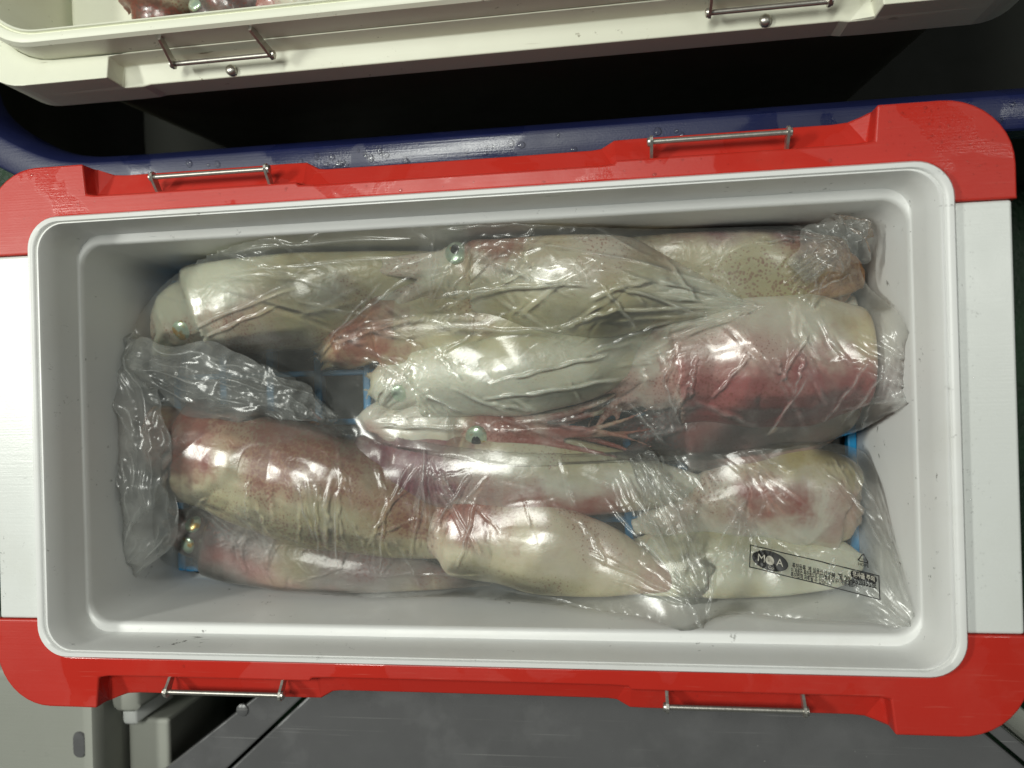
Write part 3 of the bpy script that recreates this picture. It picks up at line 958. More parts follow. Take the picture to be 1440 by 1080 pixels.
squid('squid', 'pale grey squid half hidden beneath the rose red one', (1215, 575, -0.116), (960, 605, -0.108), 0.0290, (915, 612, -0.108),
      [(820, 628, -0.115), (850, 632, -0.12)], sm_[8], mid=(1090, 590, -0.108), blunt=0.6, eyes=(), group=UB, arm_len=0.05)
# lower bag
squid('squid', 'big cream squid with brown red speckles along the lower left', (672, 772, -0.106), (262, 632, -0.098), 0.0405, (205, 612, -0.104),
      [(160, 610, -0.120), (150, 640, -0.125)], sm_[7], mid=(460, 690, -0.094), blunt=0.6, eyes=(), group=LB, arm_len=0.03)
squid('squid', 'grey purple squid lowest at left with a glinting eye', (690, 838, -0.118), (300, 756, -0.110), 0.0290, (255, 742, -0.107),
      [(200, 730, -0.12), (205, 760, -0.125)], sm_[8], mid=(480, 806, -0.108), blunt=0.6, eyes=((0.55, -1), (0.4, 1)), eye_r=0.0075, group=LB, arm_len=0.035)
squid('squid', 'slim pale squid with a purple head just below the upper bag', (1050, 690, -0.110), (560, 652, -0.098), 0.0275, (500, 640, -0.096),
      [(430, 625, -0.110), (440, 610, -0.115)], sm_[9], mid=(800, 672, -0.096), blunt=1.0, eyes=(), group=LB, arm_len=0.05)
squid('squid', 'silvery iridescent squid tapering to a tip at lower middle', (1000, 842, -0.104), (640, 752, -0.096), 0.0290, (590, 735, -0.100),
      [(520, 735, -0.115), (530, 720, -0.115)], sm_[10], mid=(820, 786, -0.086), blunt=1.25, fin=1.15, fin_t=(0.0, 0.4), eyes=(), group=LB, arm_len=0.04)
squid('squid', 'pale squid with a dark red blotch just above the printed corner', (890, 742, -0.112), (1172, 716, -0.107), 0.0315, (1196, 716, -0.108),
      [(1235, 690, -0.125), (1236, 720, -0.125)], sm_[11], mid=(1080, 700, -0.105), blunt=0.6, eyes=(), group=LB, arm_len=0.03)
squid('squid', 'whitish squid under the printed corner of the lower bag', (1216, 790, -0.112), (905, 822, -0.114), 0.0330, (845, 836, -0.118),
      [(760, 838, -0.125), (770, 845, -0.125)], sm_[4], mid=(1060, 800, -0.108), blunt=0.6, eyes=((0.35, -1),), eye_r=0.0065, group=LB, arm_len=0.05)
# in the cream cooler
squid('squid', 'brown pink squid inside the cream cooler, nearest its tray', (250, -160, -0.09), (225, 10, -0.065), 0.030, (222, 40, -0.066), [(222, 100, -0.10)], sm_[7], eyes=(), store=False, group='squid in the cream cooler', arm_len=0.03, voxel=0.0025)
squid('squid', 'grey squid inside the cream cooler behind its left latch', (430, -120, -0.09), (310, 10, -0.062), 0.030, (290, 34, -0.064), [(280, 100, -0.10)], sm_[8], eyes=((0.5, 1),), store=False, group='squid in the cream cooler', arm_len=0.03, voxel=0.0025)
squid('squid', 'pinkish squid inside the cream cooler right of its left latch', (560, -140, -0.09), (395, -5, -0.066), 0.030, (372, 25, -0.068), [(350, 100, -0.10)], sm_[5], eyes=(), store=False, group='squid in the cream cooler', arm_len=0.03, voxel=0.0025)

# ------------------------------------------------------------------ clear bags draped over the squid
H = 0.0008
gx = np.arange(-0.2868, 0.28685, H); gy = np.arange(-0.1408, 0.14085, H)
X, Y = np.meshgrid(gx, gy)
off = 0; vs, fs = [], []
for o, co, polys in squid_objs:
    vs.append(co); fs += [tuple(i + off for i in p) for p in polys]; off += len(co)
bvh = BVHTree.FromPolygons([Vector(v) for v in np.concatenate(vs)], fs)
ST = 2
Zc = np.full(X[::ST, ::ST].shape, -0.150)
for i in range(Zc.shape[0]):
    for j in range(Zc.shape[1]):
        hit = bvh.ray_cast(Vector((gx[j * ST], gy[i * ST], 0.05)), Vector((0, 0, -1)))
        if hit[0] is not None: Zc[i, j] = hit[0].z


def up2(a, shape):
    """bilinear upsample of the coarse height map"""
    ii = np.linspace(0, a.shape[0] - 1, shape[0]); jj = np.linspace(0, a.shape[1] - 1, shape[1])
    i0 = np.clip(ii.astype(int), 0, a.shape[0] - 2); j0 = np.clip(jj.astype(int), 0, a.shape[1] - 2)
    fi = (ii - i0)[:, None]; fj = (jj - j0)[None]
    return (a[i0][:, j0] * (1 - fi) * (1 - fj) + a[i0 + 1][:, j0] * fi * (1 - fj) + a[i0][:, j0 + 1] * (1 - fi) * fj + a[i0 + 1][:, j0 + 1] * fi * fj)


def blur(a, n):
    for _ in range(n):
        a = np.pad(a, 1, mode='edge')
        a = (a[1:-1, 1:-1] * 4 + (a[:-2, 1:-1] + a[2:, 1:-1] + a[1:-1, :-2] + a[1:-1, 2:]) * 2 + a[:-2, :-2] + a[2:, 2:] + a[:-2, 2:] + a[2:, :-2]) / 16
    return a


OBST = up2(Zc, X.shape)


def inside(poly, x, y):
    r = np.zeros(x.shape, bool)
    n = len(poly)
    for i in range(n):
        x0, y0 = poly[i][:2]; x1, y1 = poly[(i + 1) % n][:2]
        if y0 == y1: continue
        c = ((y0 > y) != (y1 > y)) & (x < (x1 - x0) * (y - y0) / (y1 - y0) + x0)
        r ^= c
    return r


def catmull(pts, n=6):
    out = []
    m_ = len(pts)
    for i in range(m_):
        p0, p1, p2, p3 = (np.array(pts[(i + k) % m_]) for k in (-1, 0, 1, 2))
        for k in range(n):
            t = k / n
            out.append(0.5 * ((2 * p1) + (-p0 + p2) * t + (2 * p0 - 5 * p1 + 4 * p2 - p3) * t * t + (-p0 + 3 * p1 - 3 * p2 + p3) * t ** 3))
    return out


def crease(Z, Fd, a, b, w, amp, bow=0.0, ends=0.6, rs=rng):
    """a pinched fold of film from a to b"""
    a = np.array(a[:2]); b = np.array(b[:2])
    L = np.linalg.norm(b - a)
    if L < 1e-4: return
    d = (b - a) / L; nn = np.array([-d[1], d[0]])
    pad = 0.012 + abs(bow)
    x0, x1 = min(a[0], b[0]) - pad, max(a[0], b[0]) + pad; y0, y1 = min(a[1], b[1]) - pad, max(a[1], b[1]) + pad
    j0, j1 = np.searchsorted(gx, [x0, x1]); i0, i1 = np.searchsorted(gy, [y0, y1])
    if j1 <= j0 or i1 <= i0: return
    xx = X[i0:i1, j0:j1] - a[0]; yy = Y[i0:i1, j0:j1] - a[1]
    u = (xx * d[0] + yy * d[1]) / L; v = xx * nn[0] + yy * nn[1]
    ph = rs.uniform(0, 6.28); k = rs.uniform(3, 8)
    v = v - bow * 4 * u * (1 - u) - 0.0005 * np.sin(k * u * 3 + ph)
    env = np.where((u > 0) & (u < 1), np.clip(4 * u * (1 - u), 0, 1) ** ends, 0)
    env = env * (0.75 + 0.25 * np.sin(k * u * 5 + ph * 2))
    pr = np.maximum(0, 1 - np.abs(v) / w)
    pr = pr * pr * (3 - 2 * pr)
    Z[i0:i1, j0:j1] += amp * env * pr
    Fd[i0:i1, j0:j1] = np.maximum(Fd[i0:i1, j0:j1], np.clip(amp / 0.002, 0, 1) * env * pr ** 2)


def film_sheet(name, outline, relax, creases, fields, mat, root, seed=0, fans=(), clear=0.0012):
    """membrane over the squid inside a traced outline; its edge lies at the outline's own heights"""
    rs = np.random.default_rng(seed)
    pl = []
    for p in outline:                            # an edge that would run into the cooler's wall rides up it instead
        q = at(*p); z = p[2]
        while z < -0.034 and (abs(q.y) > 0.1338 + 0.0365 * max(0, z + 0.14) - 0.002 or abs(q.x) > 0.2825):
            z += 0.002; q = at(p[0], p[1], z)
        pl.append(tuple(q))
    pl = [tuple(p) for p in catmull(pl, 6)]
    P2 = np.array(pl)
    ins = inside(pl, X, Y)
    # heights at the edge spread inwards
    xs, ys = P2[:, 0], P2[:, 1]
    bz = np.zeros(X.shape); bw = np.zeros(X.shape)
    for px_, py_, pz_ in pl:
        w_ = 1.0 / ((X - px_) ** 2 + (Y - py_) ** 2 + 2e-6) ** 1.6
        bz += w_ * pz_; bw += w_
    bz /= bw
    obst = np.where(ins, OBST + clear, -1)
    oc, bc, ic = obst[::2, ::2], bz[::2, ::2], ins[::2, ::2]
    Zq = np.where(ic, np.maximum(bc, oc), bc)
    for k in range(relax):
        Zq = np.where(ic, np.maximum(blur(Zq, 1), oc), bc)
    Zq = np.maximum(Zq, np.where(ic, oc, -1))
    Z = up2(Zq, X.shape)
    for k in range(6):
        Z = np.where(ins, np.maximum(blur(Z, 1), obst), bz)
    Z = blur(Z, 3)
    Z = np.where(ins, Z, np.maximum(bz, -0.15))
    Fd = np.zeros(X.shape)
    # broad slack waves
    for _ in range(26):
        ang = rs.uniform(0, math.pi); kk = rs.uniform(60, 190); ph = rs.uniform(0, 6.28)
        cx_, cy_ = rs.uniform(-0.28, 0.28), rs.uniform(-0.13, 0.13)
        env = np.exp(-(((X - cx_) / 0.06) ** 2 + ((Y - cy_) / 0.035) ** 2))
        Z += env * 0.0012 * np.sin(kk * (X * math.cos(ang) + Y * math.sin(ang)) + ph)
    for (a, b, w, amp, bow) in creases:
        crease(Z, Fd, at(a[0], a[1], -0.075), at(b[0], b[1], -0.075), w * 0.75, amp, bow * 0.7, rs=rs)
    for (cx_, cy_, rx, ry, ang, jit, num, l0, l1, amp) in fields:
        for _ in range(int(num * 0.8)):
            px_, py_ = rs.normal(cx_, rx), rs.normal(cy_, ry)
            a_ = math.radians(ang + rs.normal(0, jit)); l_ = rs.uniform(l0, l1)
            a = (px_ - l_ / 2 * math.cos(a_), py_ - l_ / 2 * math.sin(a_)); b = (px_ + l_ / 2 * math.cos(a_), py_ + l_ / 2 * math.sin(a_))
            crease(Z, Fd, at(*a, -0.075), at(*b, -0.075), rs.uniform(0.0013, 0.0036), amp * rs.uniform(0.25, 0.9) * rs.choice((1, 1, -0.5)), rs.normal(0, 0.0016), rs=rs)
    for (cx_, cy_, a0, a1, num, l0, l1, amp) in fans:
        for _ in range(num):
            a_ = math.radians(rs.uniform(a0, a1)); l_ = rs.uniform(l0, l1); st = rs.uniform(4, 14)
            a = (cx_ + st * math.cos(a_), cy_ - st * math.sin(a_)); b = (cx_ + l_ * math.cos(a_), cy_ - l_ * math.sin(a_))
            crease(Z, Fd, at(*a, -0.075), at(*b, -0.075), rs.uniform(0.0010, 0.0022), amp * rs.uniform(0.4, 1.0), rs.normal(0, 0.001), 0.8, rs=rs)
    Z = np.where(ins, np.maximum(Z, obst - clear + 0.0007), Z)       # film never dips below the skin it lies on
    # mesh: every cell that touches the inside; outside corners slide onto the outline
    cell = ins[:-1, :-1] | ins[1:, :-1] | ins[:-1, 1:] | ins[1:, 1:]
    use = np.zeros(X.shape, bool)
    use[:-1, :-1] |= cell; use[1:, :-1] |= cell; use[:-1, 1:] |= cell; use[1:, 1:] |= cell
    idx = -np.ones(X.shape, int); idx[use] = np.arange(use.sum())
    Vx = np.stack([X[use], Y[use], Z[use]], 1)
    outm = ~ins[use]
    A = P2; B = np.roll(P2, -1, 0)
    for q in np.nonzero(outm)[0]:
        p = Vx[q, :2]
        ab = B[:, :2] - A[:, :2]; t_ = np.clip(((p - A[:, :2]) * ab).sum(1) / np.maximum(1e-12, (ab ** 2).sum(1)), 0, 1)
        c_ = A[:, :2] + ab * t_[:, None]; k = ((c_ - p) ** 2).sum(1).argmin()
        Vx[q, :2] = c_[k]
    ii, jj = np.nonzero(cell)
    faces = np.stack([idx[ii, jj], idx[ii, jj + 1], idx[ii + 1, jj + 1], idx[ii + 1, jj]], 1)
    m = bpy.data.meshes.new(name)
    m.vertices.add(len(Vx)); m.vertices.foreach_set('co', Vx.astype(np.float32).ravel())
    m.loops.add(faces.size); m.loops.foreach_set('vertex_index', faces.astype(np.int32).ravel())
    m.polygons.add(len(faces)); m.polygons.foreach_set('loop_start', np.arange(0, faces.size, 4, dtype=np.int32))
    m.update(calc_edges=True); m.validate()
    m.polygons.foreach_set('use_smooth', [True] * len(m.polygons))
    f_ = m.attributes.new('fold', 'FLOAT', 'POINT'); f_.data.foreach_set('value', Fd[use].astype(np.float32))
    o = put(name, m, mat, root)
    return o, Z


M['film'] = film_mat('clear_film', haze=0.11, gloss=0.004, rough=0.20, crinkle=0.09, seed=0.0)
M['film2'] = film_mat('clear_film_frosted', haze=0.11, gloss=0.004, rough=0.21, crinkle=0.09, seed=3.1)
M['film3'] = film_mat('gathered_film', haze=0.20, gloss=0.0, rough=0.20, crinkle=0.12, seed=5.7)

ubag = empty('plastic_bag', (0.02, 0.04, -0.135), 'clear crinkled plastic bag of squid along the far wall of the cooler', 'plastic bag')
up_out = [(205, 430, -0.105), (250, 385, -0.10), (330, 345, -0.095), (480, 322, -0.09), (640, 312, -0.08), (800, 318, -0.085), (930, 322, -0.09), (1080, 318, -0.09),
          (1150, 316, -0.085), (1192, 305, -0.07), (1213, 318, -0.07), (1206, 350, -0.075), (1218, 400, -0.085), (1262, 440, -0.10), (1290, 500, -0.115), (1293, 553, -0.11),
          (1262, 575, -0.115), (1200, 608, -0.115), (1120, 628, -0.112), (1000, 646, -0.10), (930, 648, -0.098), (820, 650, -0.096), (720, 652, -0.096), (640, 640, -0.100), (560, 626, -0.105),
          (480, 608, -0.112), (440, 570, -0.115), (410, 548, -0.112), (330, 532, -0.108), (205, 520, -0.105), (190, 470, -0.105)]
uc = [((1072, 430), (860, 442), .0024, .0016, 0), ((1072, 430), (900, 470), .0024, .0014, .002), ((1072, 432), (930, 400), .002, .001, 0),
      ((860, 410), (1000, 452), .0026, .0022, .003), ((620, 425), (840, 408), .0030, .0026, .004), ((610, 455), (780, 466), .0030, .0024, -.004), ((780, 466), (870, 440), .003, .0022, 0),
      ((840, 400), (900, 470), .0026, .0018, 0), ((330, 365), (600, 350), .0024, .0022, .002), ((320, 390), (600, 372), .0022, .0018, 0), ((300, 392), (480, 395), .002, .0014, 0),
      ((250, 470), (420, 405), .0024, .0018, 0), ((270, 480), (400, 430), .0022, .0014, 0), ((470, 470), (610, 385), .0024, .0018, 0), ((440, 500), (560, 400), .0022, .0016, .003),
      ((640, 340), (800, 330), .0024, .0016, .003), ((700, 350), (1000, 400), .0024, .0014, .006), ((930, 540), (955, 480), .0026, .0024, 0), ((970, 560), (978, 500), .0026, .0026, .001),
      ((1000, 560), (1050, 500), .0026, .002, 0), ((1090, 540), (1130, 470), .0030, .0026, .001), ((1110, 560), (1125, 500), .0024, .002, 0), ((1190, 600), (1240, 490), .0028, .0024, 0),
      ((1160, 600), (1210, 500), .0026, .002, 0), ((1230, 590), (1285, 480), .0030, .0024, -.003), ((1200, 480), (1290, 530), .0026, .002, 0), ((1080, 615), (1130, 530), .0026, .002, 0),
      ((960, 600), (930, 520), .0026, .0022, .002), ((940, 630), (880, 560), .0028, .0024, 0), ((510, 600), (655, 602), .0026, .0024, 0), ((600, 555), (650, 580), .0022, .002, 0),
      ((680, 560), (880, 530), .0024, .002, -.003), ((690, 540), (850, 500), .0026, .0018, 0), ((820, 500), (950, 450), .0024, .0016, 0), ((1150, 320), (1200, 400), .0030, .0028, 0),
      ((1165, 315), (1205, 360), .0026, .0026, 0), ((1100, 400), (1200, 330), .0028, .0026, 0), ((1120, 420), (1210, 380), .0028, .0024, 0), ((1060, 345), (1170, 335), .0026, .002, .002)]
uf = [(420, 400, 90, 35, 18, 14, 34, 60, 200, 0.0014), (700, 420, 110, 40, 5, 25, 40, 50, 180, 0.0016), (900, 400, 90, 40, -12, 18, 30, 60, 170, 0.0013),
      (1120, 520, 80, 45, 62, 14, 46, 40, 120, 0.0016), (1150, 370, 40, 25, 40, 45, 30, 25, 80, 0.0018), (780, 590, 90, 28, 12, 25, 34, 40, 120, 0.0014), (560, 520, 60, 30, 30, 30, 22, 40, 110, 0.0014), (1240, 540, 25, 40, 70, 20, 16, 40, 90, 0.002)]
film_u, ZU = film_sheet('film', up_out, 330, uc, uf, M['film'], ubag, seed=11, fans=[(1072, 432, 150, 205, 14, 60, 240, .0012), (1185, 345, 120, 260, 18, 30, 110, .0016), (500, 600, 0, 80, 12, 40, 150, .0014), (940, 600, 60, 200, 14, 30, 110, .0016), (1290, 550, 120, 200, 14, 40, 150, .0016), (610, 445, -30, 200, 12, 40, 150, .0014)])

lbag = empty('plastic_bag', (0.0, -0.06, -0.135), 'clear printed plastic bag of squid along the near wall of the cooler', 'plastic bag')
lo_out = [(225, 570, -0.100), (300, 556, -0.100), (400, 575, -0.100), (470, 595, -0.105), (560, 612, -0.100), (680, 628, -0.100), (800, 634, -0.100), (930, 632, -0.102), (1010, 632, -0.106), (1110, 618, -0.110), (1196, 628, -0.112), (1224, 648, -0.115),
          (1240, 690, -0.118), (1252, 750, -0.116), (1270, 820, -0.108), (1292, 885, -0.080), (1288, 894, -0.080), (1230, 876, -0.095), (1130, 872, -0.108), (1040, 862, -0.116), (992, 872, -0.115), (990, 896, -0.100),
          (960, 888, -0.105), (900, 868, -0.115), (780, 850, -0.122), (620, 838, -0.126), (520, 840, -0.128), (400, 828, -0.128), (300, 806, -0.126), (225, 785, -0.115), (215, 690, -0.105)]
lc = [((594, 620), (596, 745), .0028, .0028, .001), ((575, 650), (535, 735), .0022, .0018, 0), ((662, 668), (610, 740), .0026, .0026, 0), ((668, 700), (640, 800), .0026, .0024, .003), ((545, 700), (528, 810), .0024, .002, 0),
      ((480, 690), (468, 810), .0024, .002, 0), ((455, 680), (445, 790), .0022, .0018, 0), ((620, 660), (640, 700), .0026, .0024, 0), ((430, 680), (445, 760), .0022, .0018, 0), ((360, 670), (350, 730), .002, .0016, 0),
      ((900, 645), (965, 790), .0032, .0030, .001), ((925, 655), (990, 800), .0030, .0028, -.001), ((870, 660), (970, 830), .0026, .0022, .003), ((940, 690), (985, 720), .003, .0026, 0), ((850, 700), (990, 830), .0026, .0020, -.004),
      ((990, 880), (960, 820), .003, .0028, 0), ((984, 890), (1000, 790), .003, .003, 0), ((1290, 888), (1205, 815), .0026, .0030, .001), ((1210, 815), (1150, 790), .0026, .0024, .002), ((1070, 790), (1050, 740), .0026, .0028, 0), ((1062, 740), (1056, 775), .0022, .002, 0),
      ((1150, 805), (1166, 772), .0024, .0032, 0), ((1166, 775), (1158, 810), .002, .0024, 0), ((1160, 808), (1180, 790), .0022, .0028, .001), ((1180, 790), (1200, 815), .0020, .0024, 0),
      ((1250, 760), (1200, 650), .0024, .0022, -.004), ((1235, 740), (1160, 660), .0020, .0016, -.003), ((1245, 800), (1190, 680), .002, .0016, -.004), ((1262, 830), (1225, 720), .002, .0016, -.002),
      ((1010, 850), (1110, 862), .0018, .0014, 0), ((690, 828), (960, 885), .0016, .0016, .004), ((520, 815), (680, 812), .0014, .001, 0), ((1000, 770), (1060, 690), .0026, .002, 0), ((1020, 800), (1050, 700), .0026, .002, 0)]
lf = [(500, 730, 110, 40, 84, 12, 40, 50, 130, 0.0013), (920, 720, 60, 50, 295 - 245 + 10, 12, 30, 60, 170, 0.0016), (740, 700, 90, 40, 40, 40, 24, 40, 120, 0.0010), (1100, 720, 70, 50, 40, 30, 22, 40, 120, 0.0012),
      (1215, 720, 20, 40, 62, 10, 18, 40, 120, 0.0012), (1050, 770, 50, 30, 70, 40, 18, 30, 90, 0.0016), (330, 760, 60, 30, 60, 40, 16, 40, 100, 0.0012)]
film_l, ZL = film_sheet('film', lo_out, 300, lc, lf, M['film2'], lbag, seed=23, fans=[(988, 838, 95, 170, 16, 60, 220, .0014), (1290, 890, 105, 175, 16, 50, 220, .0012), (600, 640, 230, 300, 14, 40, 170, .0014), (1050, 745, 0, 360, 16, 25, 90, .0014)])


def gathered(name, path, mat, root, folds=7, depth=0.006, seed=0, nu=150, nv=120, fray=0.004):
    """a gathered mouth of film: a ribbon with folds running along it. path = (px, py, z, width in m)"""
    rs = np.random.default_rng(seed)
    P = np.array([[*at(p[0], p[1], p[2]), p[3]] for p in path])
    k = np.linspace(0, len(P) - 1, nu); i0 = np.clip(k.astype(int), 0, len(P) - 2)
    out = []
    for q, i in zip(k, i0):
        p0, p1, p2, p3 = P[max(i - 1, 0)], P[i], P[i + 1], P[min(i + 2, len(P) - 1)]; t = q - i
        out.append(0.5 * ((2 * p1) + (-p0 + p2) * t + (2 * p0 - 5 * p1 + 4 * p2 - p3) * t * t + (-p0 + 3 * p1 - 3 * p2 + p3) * t ** 3))
    out = np.array(out)
    V = np.zeros((nu, nv, 3)); Fd = np.zeros((nu, nv))
    tang = np.gradient(out[:, :3], axis=0); tang /= np.linalg.norm(tang, axis=1)[:, None]
    side = np.cross(tang, [0, 0, 1.0]); side /= np.linalg.norm(side, axis=1)[:, None]
    up = np.cross(side, tang)
    s = np.linspace(-1, 1, nv)
    u = np.linspace(0, 1, nu)[:, None]
    lat = np.zeros((nu, nv))

    def vnoise(fu, fv):
        g = rs.uniform(-1, 1, (fu + 2, fv + 2))
        a = np.linspace(0, fu, nu); b = np.linspace(0, fv, nv)
        ia = np.minimum(a.astype(int), fu); ib = np.minimum(b.astype(int), fv)
        fa = (a - ia)[:, None]; fb = (b - ib)[None]; fa = fa * fa * (3 - 2 * fa); fb = fb * fb * (3 - 2 * fb)
        return (g[ia][:, ib] * (1 - fa) * (1 - fb) + g[ia + 1][:, ib] * fa * (1 - fb) + g[ia][:, ib + 1] * (1 - fa) * fb + g[ia + 1][:, ib + 1] * fa * fb)
    z = 1.0 * vnoise(5, 2)
    for q, (fu, fv, a_) in enumerate(((7, 3, 0.70), (12, 4, 0.42), (19, 7, 0.20), (34, 11, 0.08))):
        z += a_ * (1 - 2.4 * np.abs(vnoise(fu, fv)))
        lat += 0.10 * a_ * vnoise(fu, fv)
    z = depth * z / np.abs(z).max() * 1.3
    edge = 1 + 0.16 * np.sin(9 * u * 1.7 + seed) + 0.08 * np.sin(31 * u + seed * 2)
    w = out[:, 3][:, None] / 2 * edge
    for c in range(3):
        V[:, :, c] = out[:, c][:, None] + side[:, c][:, None] * (w * (s[None] + lat)) + up[:, c][:, None] * (z + depth * 0.9 * (1 - s[None] ** 2))
    gz = np.gradient(z, axis=1); curv = -np.gradient(gz, axis=1)
    Fd = np.clip(curv / (np.percentile(np.abs(curv), 99.3) + 1e-9), 0, 1) ** 1.5 * 0.7
    idx = np.arange(nu * nv).reshape(nu, nv)
    faces = np.stack([idx[:-1, :-1], idx[:-1, 1:], idx[1:, 1:], idx[1:, :-1]], -1).reshape(-1, 4)
    m = mesh_from(V.reshape(-1, 3), [tuple(int(i) for i in f) for f in faces], True)
    a = m.attributes.new('fold', 'FLOAT', 'POINT'); a.data.foreach_set('value', Fd.astype(np.float32).ravel())
    return put(name, m, mat, root)


gathered('bag_mouth', [(178, 470, -0.088, 0.030), (164, 520, -0.076, 0.044), (176, 590, -0.070, 0.062), (196, 660, -0.072, 0.062), (200, 730, -0.078, 0.052), (172, 790, -0.085, 0.034), (148, 836, -0.092, 0.014)], M['film3'], lbag, 3, 0.0075, 3)
gathered('bag_mouth', [(172, 500, -0.086, 0.026), (215, 515, -0.076, 0.046), (290, 538, -0.074, 0.052), (370, 556, -0.082, 0.046), (430, 580, -0.094, 0.030), (475, 588, -0.102, 0.006)], M['film3'], lbag, 3, 0.006, 8)
gathered('bag_mouth', [(200, 545, -0.100, 0.030), (260, 530, -0.096, 0.048), (340, 545, -0.100, 0.052), (420, 572, -0.108, 0.034), (470, 600, -0.112, 0.006)], M['film3'], ubag, 3, 0.006, 31)
gathered('film_fold', [(900, 640, -0.092, 0.018), (925, 690, -0.082, 0.030), (955, 760, -0.078, 0.034), (978, 820, -0.085, 0.028), (988, 890, -0.100, 0.018)], M['film2'], lbag, 4, 0.004, 21)
gathered('torn_corner', [(1120, 385, -0.062, 0.020), (1160, 350, -0.058, 0.034), (1192, 335, -0.062, 0.036), (1208, 320, -0.068, 0.022)], M['film'], ubag, 3, 0.006, 15)


# ------------------------------------------------------------------ print on the lower bag
def film_z(x, y):
    i = int(np.clip((y - gy[0]) / H, 0, len(gy) - 2)); j = int(np.clip((x - gx[0]) / H, 0, len(gx) - 2))
    fx = (x - gx[j]) / H; fy = (y - gy[i]) / H
    a = ZL
    return a[i, j] * (1 - fx) * (1 - fy) + a[i, j + 1] * fx * (1 - fy) + a[i + 1, j] * (1 - fx) * fy + a[i + 1, j + 1] * fx * fy


def film_at(px_, py_):
    z = -0.085
    for _ in range(12):
        q = at(px_, py_, z); z = 0.5 * z + 0.5 * film_z(q.x, q.y)
    return Vector((at(px_, py_, z).x, at(px_, py_, z).y, 0))


pA = film_at(1054, 797); pB = film_at(1237, 843); pD = film_at(1055, 766)
ux = (pB - pA); LX = ux.length; ux.normalize()
uy = (pD - pA); LY = uy.length; uy.normalize()


def on_film(m, z=0.0007):
    for v in m.vertices:
        p = pA + ux * v.co.x + uy * v.co.y
        # follow the line of sight a hair so that the print keeps its place on the slope
        v.co = (p.x, p.y, film_z(p.x, p.y) + z + v.co.z)
    m.update()
    return m


def split(poly, step=0.0015):
    bm = bmesh.new(); vs_ = [bm.verts.new((x, y, 0)) for x, y in poly]; bm.faces.new(vs_)
    bmesh.ops.triangulate(bm, faces=bm.faces)
    for _ in range(4):
        es = [e for e in bm.edges if e.calc_length() > step]
        if not es: break
        bmesh.ops.subdivide_edges(bm, edges=es, cuts=1)
        bmesh.ops.triangulate(bm, faces=bm.faces)
    m = bpy.data.meshes.new('print'); bm.to_mesh(m); bm.free()
    return m


def print_poly(name, poly, mat, z=0.0007, step=0.0015):
    return put(name, on_film(split(poly, step), z), mat, lbag)


def strip(a, b, w):
    a = np.array(a); b = np.array(b); d = (b - a) / np.linalg.norm(b - a); n = np.array([-d[1], d[0]]) * w / 2
    return [tuple(a - n), tuple(b - n), tuple(b + n), tuple(a + n)]


def text_mesh(s, size, x, y, align='LEFT', shear=0.0, bold=0.0):
    cu = bpy.data.curves.new('t', 'FONT'); cu.body = s; cu.size = size; cu.align_x = align; cu.align_y = 'CENTER'; cu.offset = bold
    cu.resolution_u = 2
    to = bpy.data.objects.new('t', cu); COL.objects.link(to)
    dg = bpy.context.evaluated_depsgraph_get(); dg.update()
    m = bpy.data.meshes.new_from_object(to.evaluated_get(dg))
    bpy.data.objects.remove(to); bpy.data.curves.remove(cu)
    for v in m.vertices: v.co.x += x; v.co.y += y
    return m


lw = 0.0007
for a, b in (((0, 0), (LX, 0)), ((0, LY), (LX, LY)), ((0, -lw / 2), (0, LY + lw / 2)), ((LX, -lw / 2), (LX, LY + lw / 2))):
    print_poly('print_border', strip(a, b, lw), M['ink'], 0.0006)
ell = [(LX * 0.160 + LX * 0.145 * math.cos(t), LY * 0.50 + LY * 0.44 * math.sin(t)) for t in (2 * math.pi * k / 40 for k in range(40))]
print_poly('print_logo', ell, M['ink'], 0.0007)
print_poly('print_logo_disc', [(LX * 0.158 + 0.0028 * math.cos(t), LY * 0.52 + 0.0028 * math.sin(t)) for t in (2 * math.pi * k / 20 for k in range(20))], M['pale_ink'], 0.0010)


def print_text(s, size, x, y, mat='ink', z=0.0008, align='LEFT', bold=0.0, name='print_text', width=None):
    m = text_mesh(s, size, x, y, align, 0, bold)
    if width:                                     # set the line to its printed length
        xs = [v.co.x for v in m.vertices]; x0, x1 = min(xs), max(xs)
        k = width / (x1 - x0); a = x0 if align == 'LEFT' else x1 if align == 'RIGHT' else (x0 + x1) / 2
        for v in m.vertices: v.co.x = a + (v.co.x - a) * k
    return put(name, on_film(m, z), M[mat], lbag)


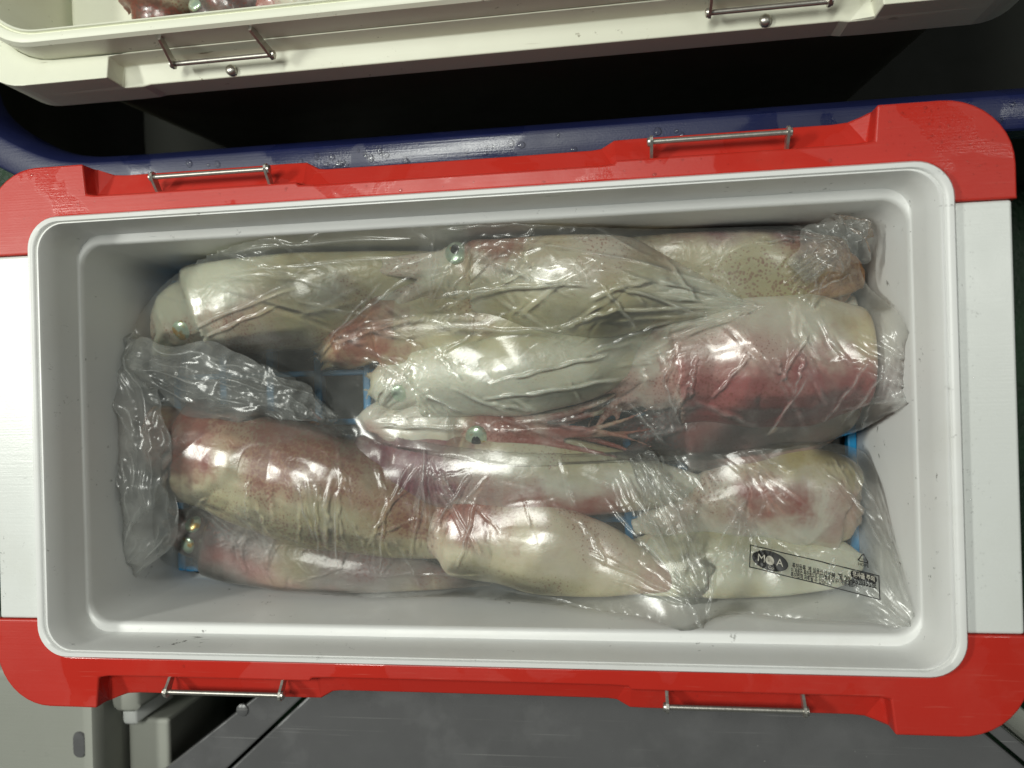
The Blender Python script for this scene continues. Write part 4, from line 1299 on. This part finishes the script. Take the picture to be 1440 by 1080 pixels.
print_text('M', 0.0072, LX * 0.055, LY * 0.52, 'pale_ink', 0.0010)
print_text('A', 0.0066, LX * 0.21, LY * 0.52, 'pale_ink', 0.0010)
print_text('Co', 0.0030, LX * 0.145, LY * 0.20, 'pale_ink', 0.0010)
print_text('특허등록  제 실용신안등록', 0.0036, LX * 0.335, LY * 0.53, bold=0.00010, width=LX * 0.33)
print_text('이 제품은 특허품으로 무단복제 및 유사제품 제조시', 0.0036, LX * 0.325, LY * 0.32, bold=0.00010, width=LX * 0.50)
print_text('특허법에 저해될 수 있습니다', 0.0036, LX * 0.325, LY * 0.11, bold=0.00010, width=LX * 0.32)
print_text('제 20-0520355호', 0.0046, LX - 0.0016, LY * 0.53, align='RIGHT', bold=0.00014, width=LX * 0.29)
pw, ph_, pxc, pyc = LX * 0.20, 0.0046, LX - LX * 0.115, LY * 0.80
pill = [(pxc + (pw / 2 - ph_ / 2) * (1 if math.cos(t) > 0 else -1) + ph_ / 2 * math.cos(t), pyc + ph_ / 2 * math.sin(t)) for t in (2 * math.pi * (k + 0.5) / 28 for k in range(28))]
print_poly('print_pill', pill, M['ink'], 0.0007)
print_text('유사품 주의', 0.0036, pxc, pyc, 'pale_ink', 0.0010, 'CENTER', 0.00010, width=LX * 0.165)
rc = (LX - 0.0090, LY + 0.0078)
for k in range(3):
    a0 = math.pi / 2 + k * 2 * math.pi / 3
    A_ = (rc[0] + 0.0038 * math.cos(a0), rc[1] + 0.0034 * math.sin(a0)); a1 = a0 + 2 * math.pi / 3
    B_ = (rc[0] + 0.0038 * math.cos(a1), rc[1] + 0.0034 * math.sin(a1))
    A2 = tuple(A_[i] + (B_[i] - A_[i]) * 0.12 for i in (0, 1)); B2 = tuple(A_[i] + (B_[i] - A_[i]) * 0.80 for i in (0, 1))
    print_poly('print_recycle', strip(A2, B2, 0.0006), M['ink'])
    d = np.array(B2) - np.array(A2); d /= np.linalg.norm(d); nn = np.array([-d[1], d[0]])
    print_poly('print_recycle', [tuple(np.array(B2) + nn * 0.0009), tuple(np.array(B2) - nn * 0.0009), tuple(np.array(B2) + d * 0.0013)], M['ink'])
print_text('비닐류', 0.0016, rc[0], rc[1] - 0.0002, align='CENTER')
print_text('HDPE', 0.0026, rc[0], rc[1] - 0.0036, align='CENTER', bold=0.00005)
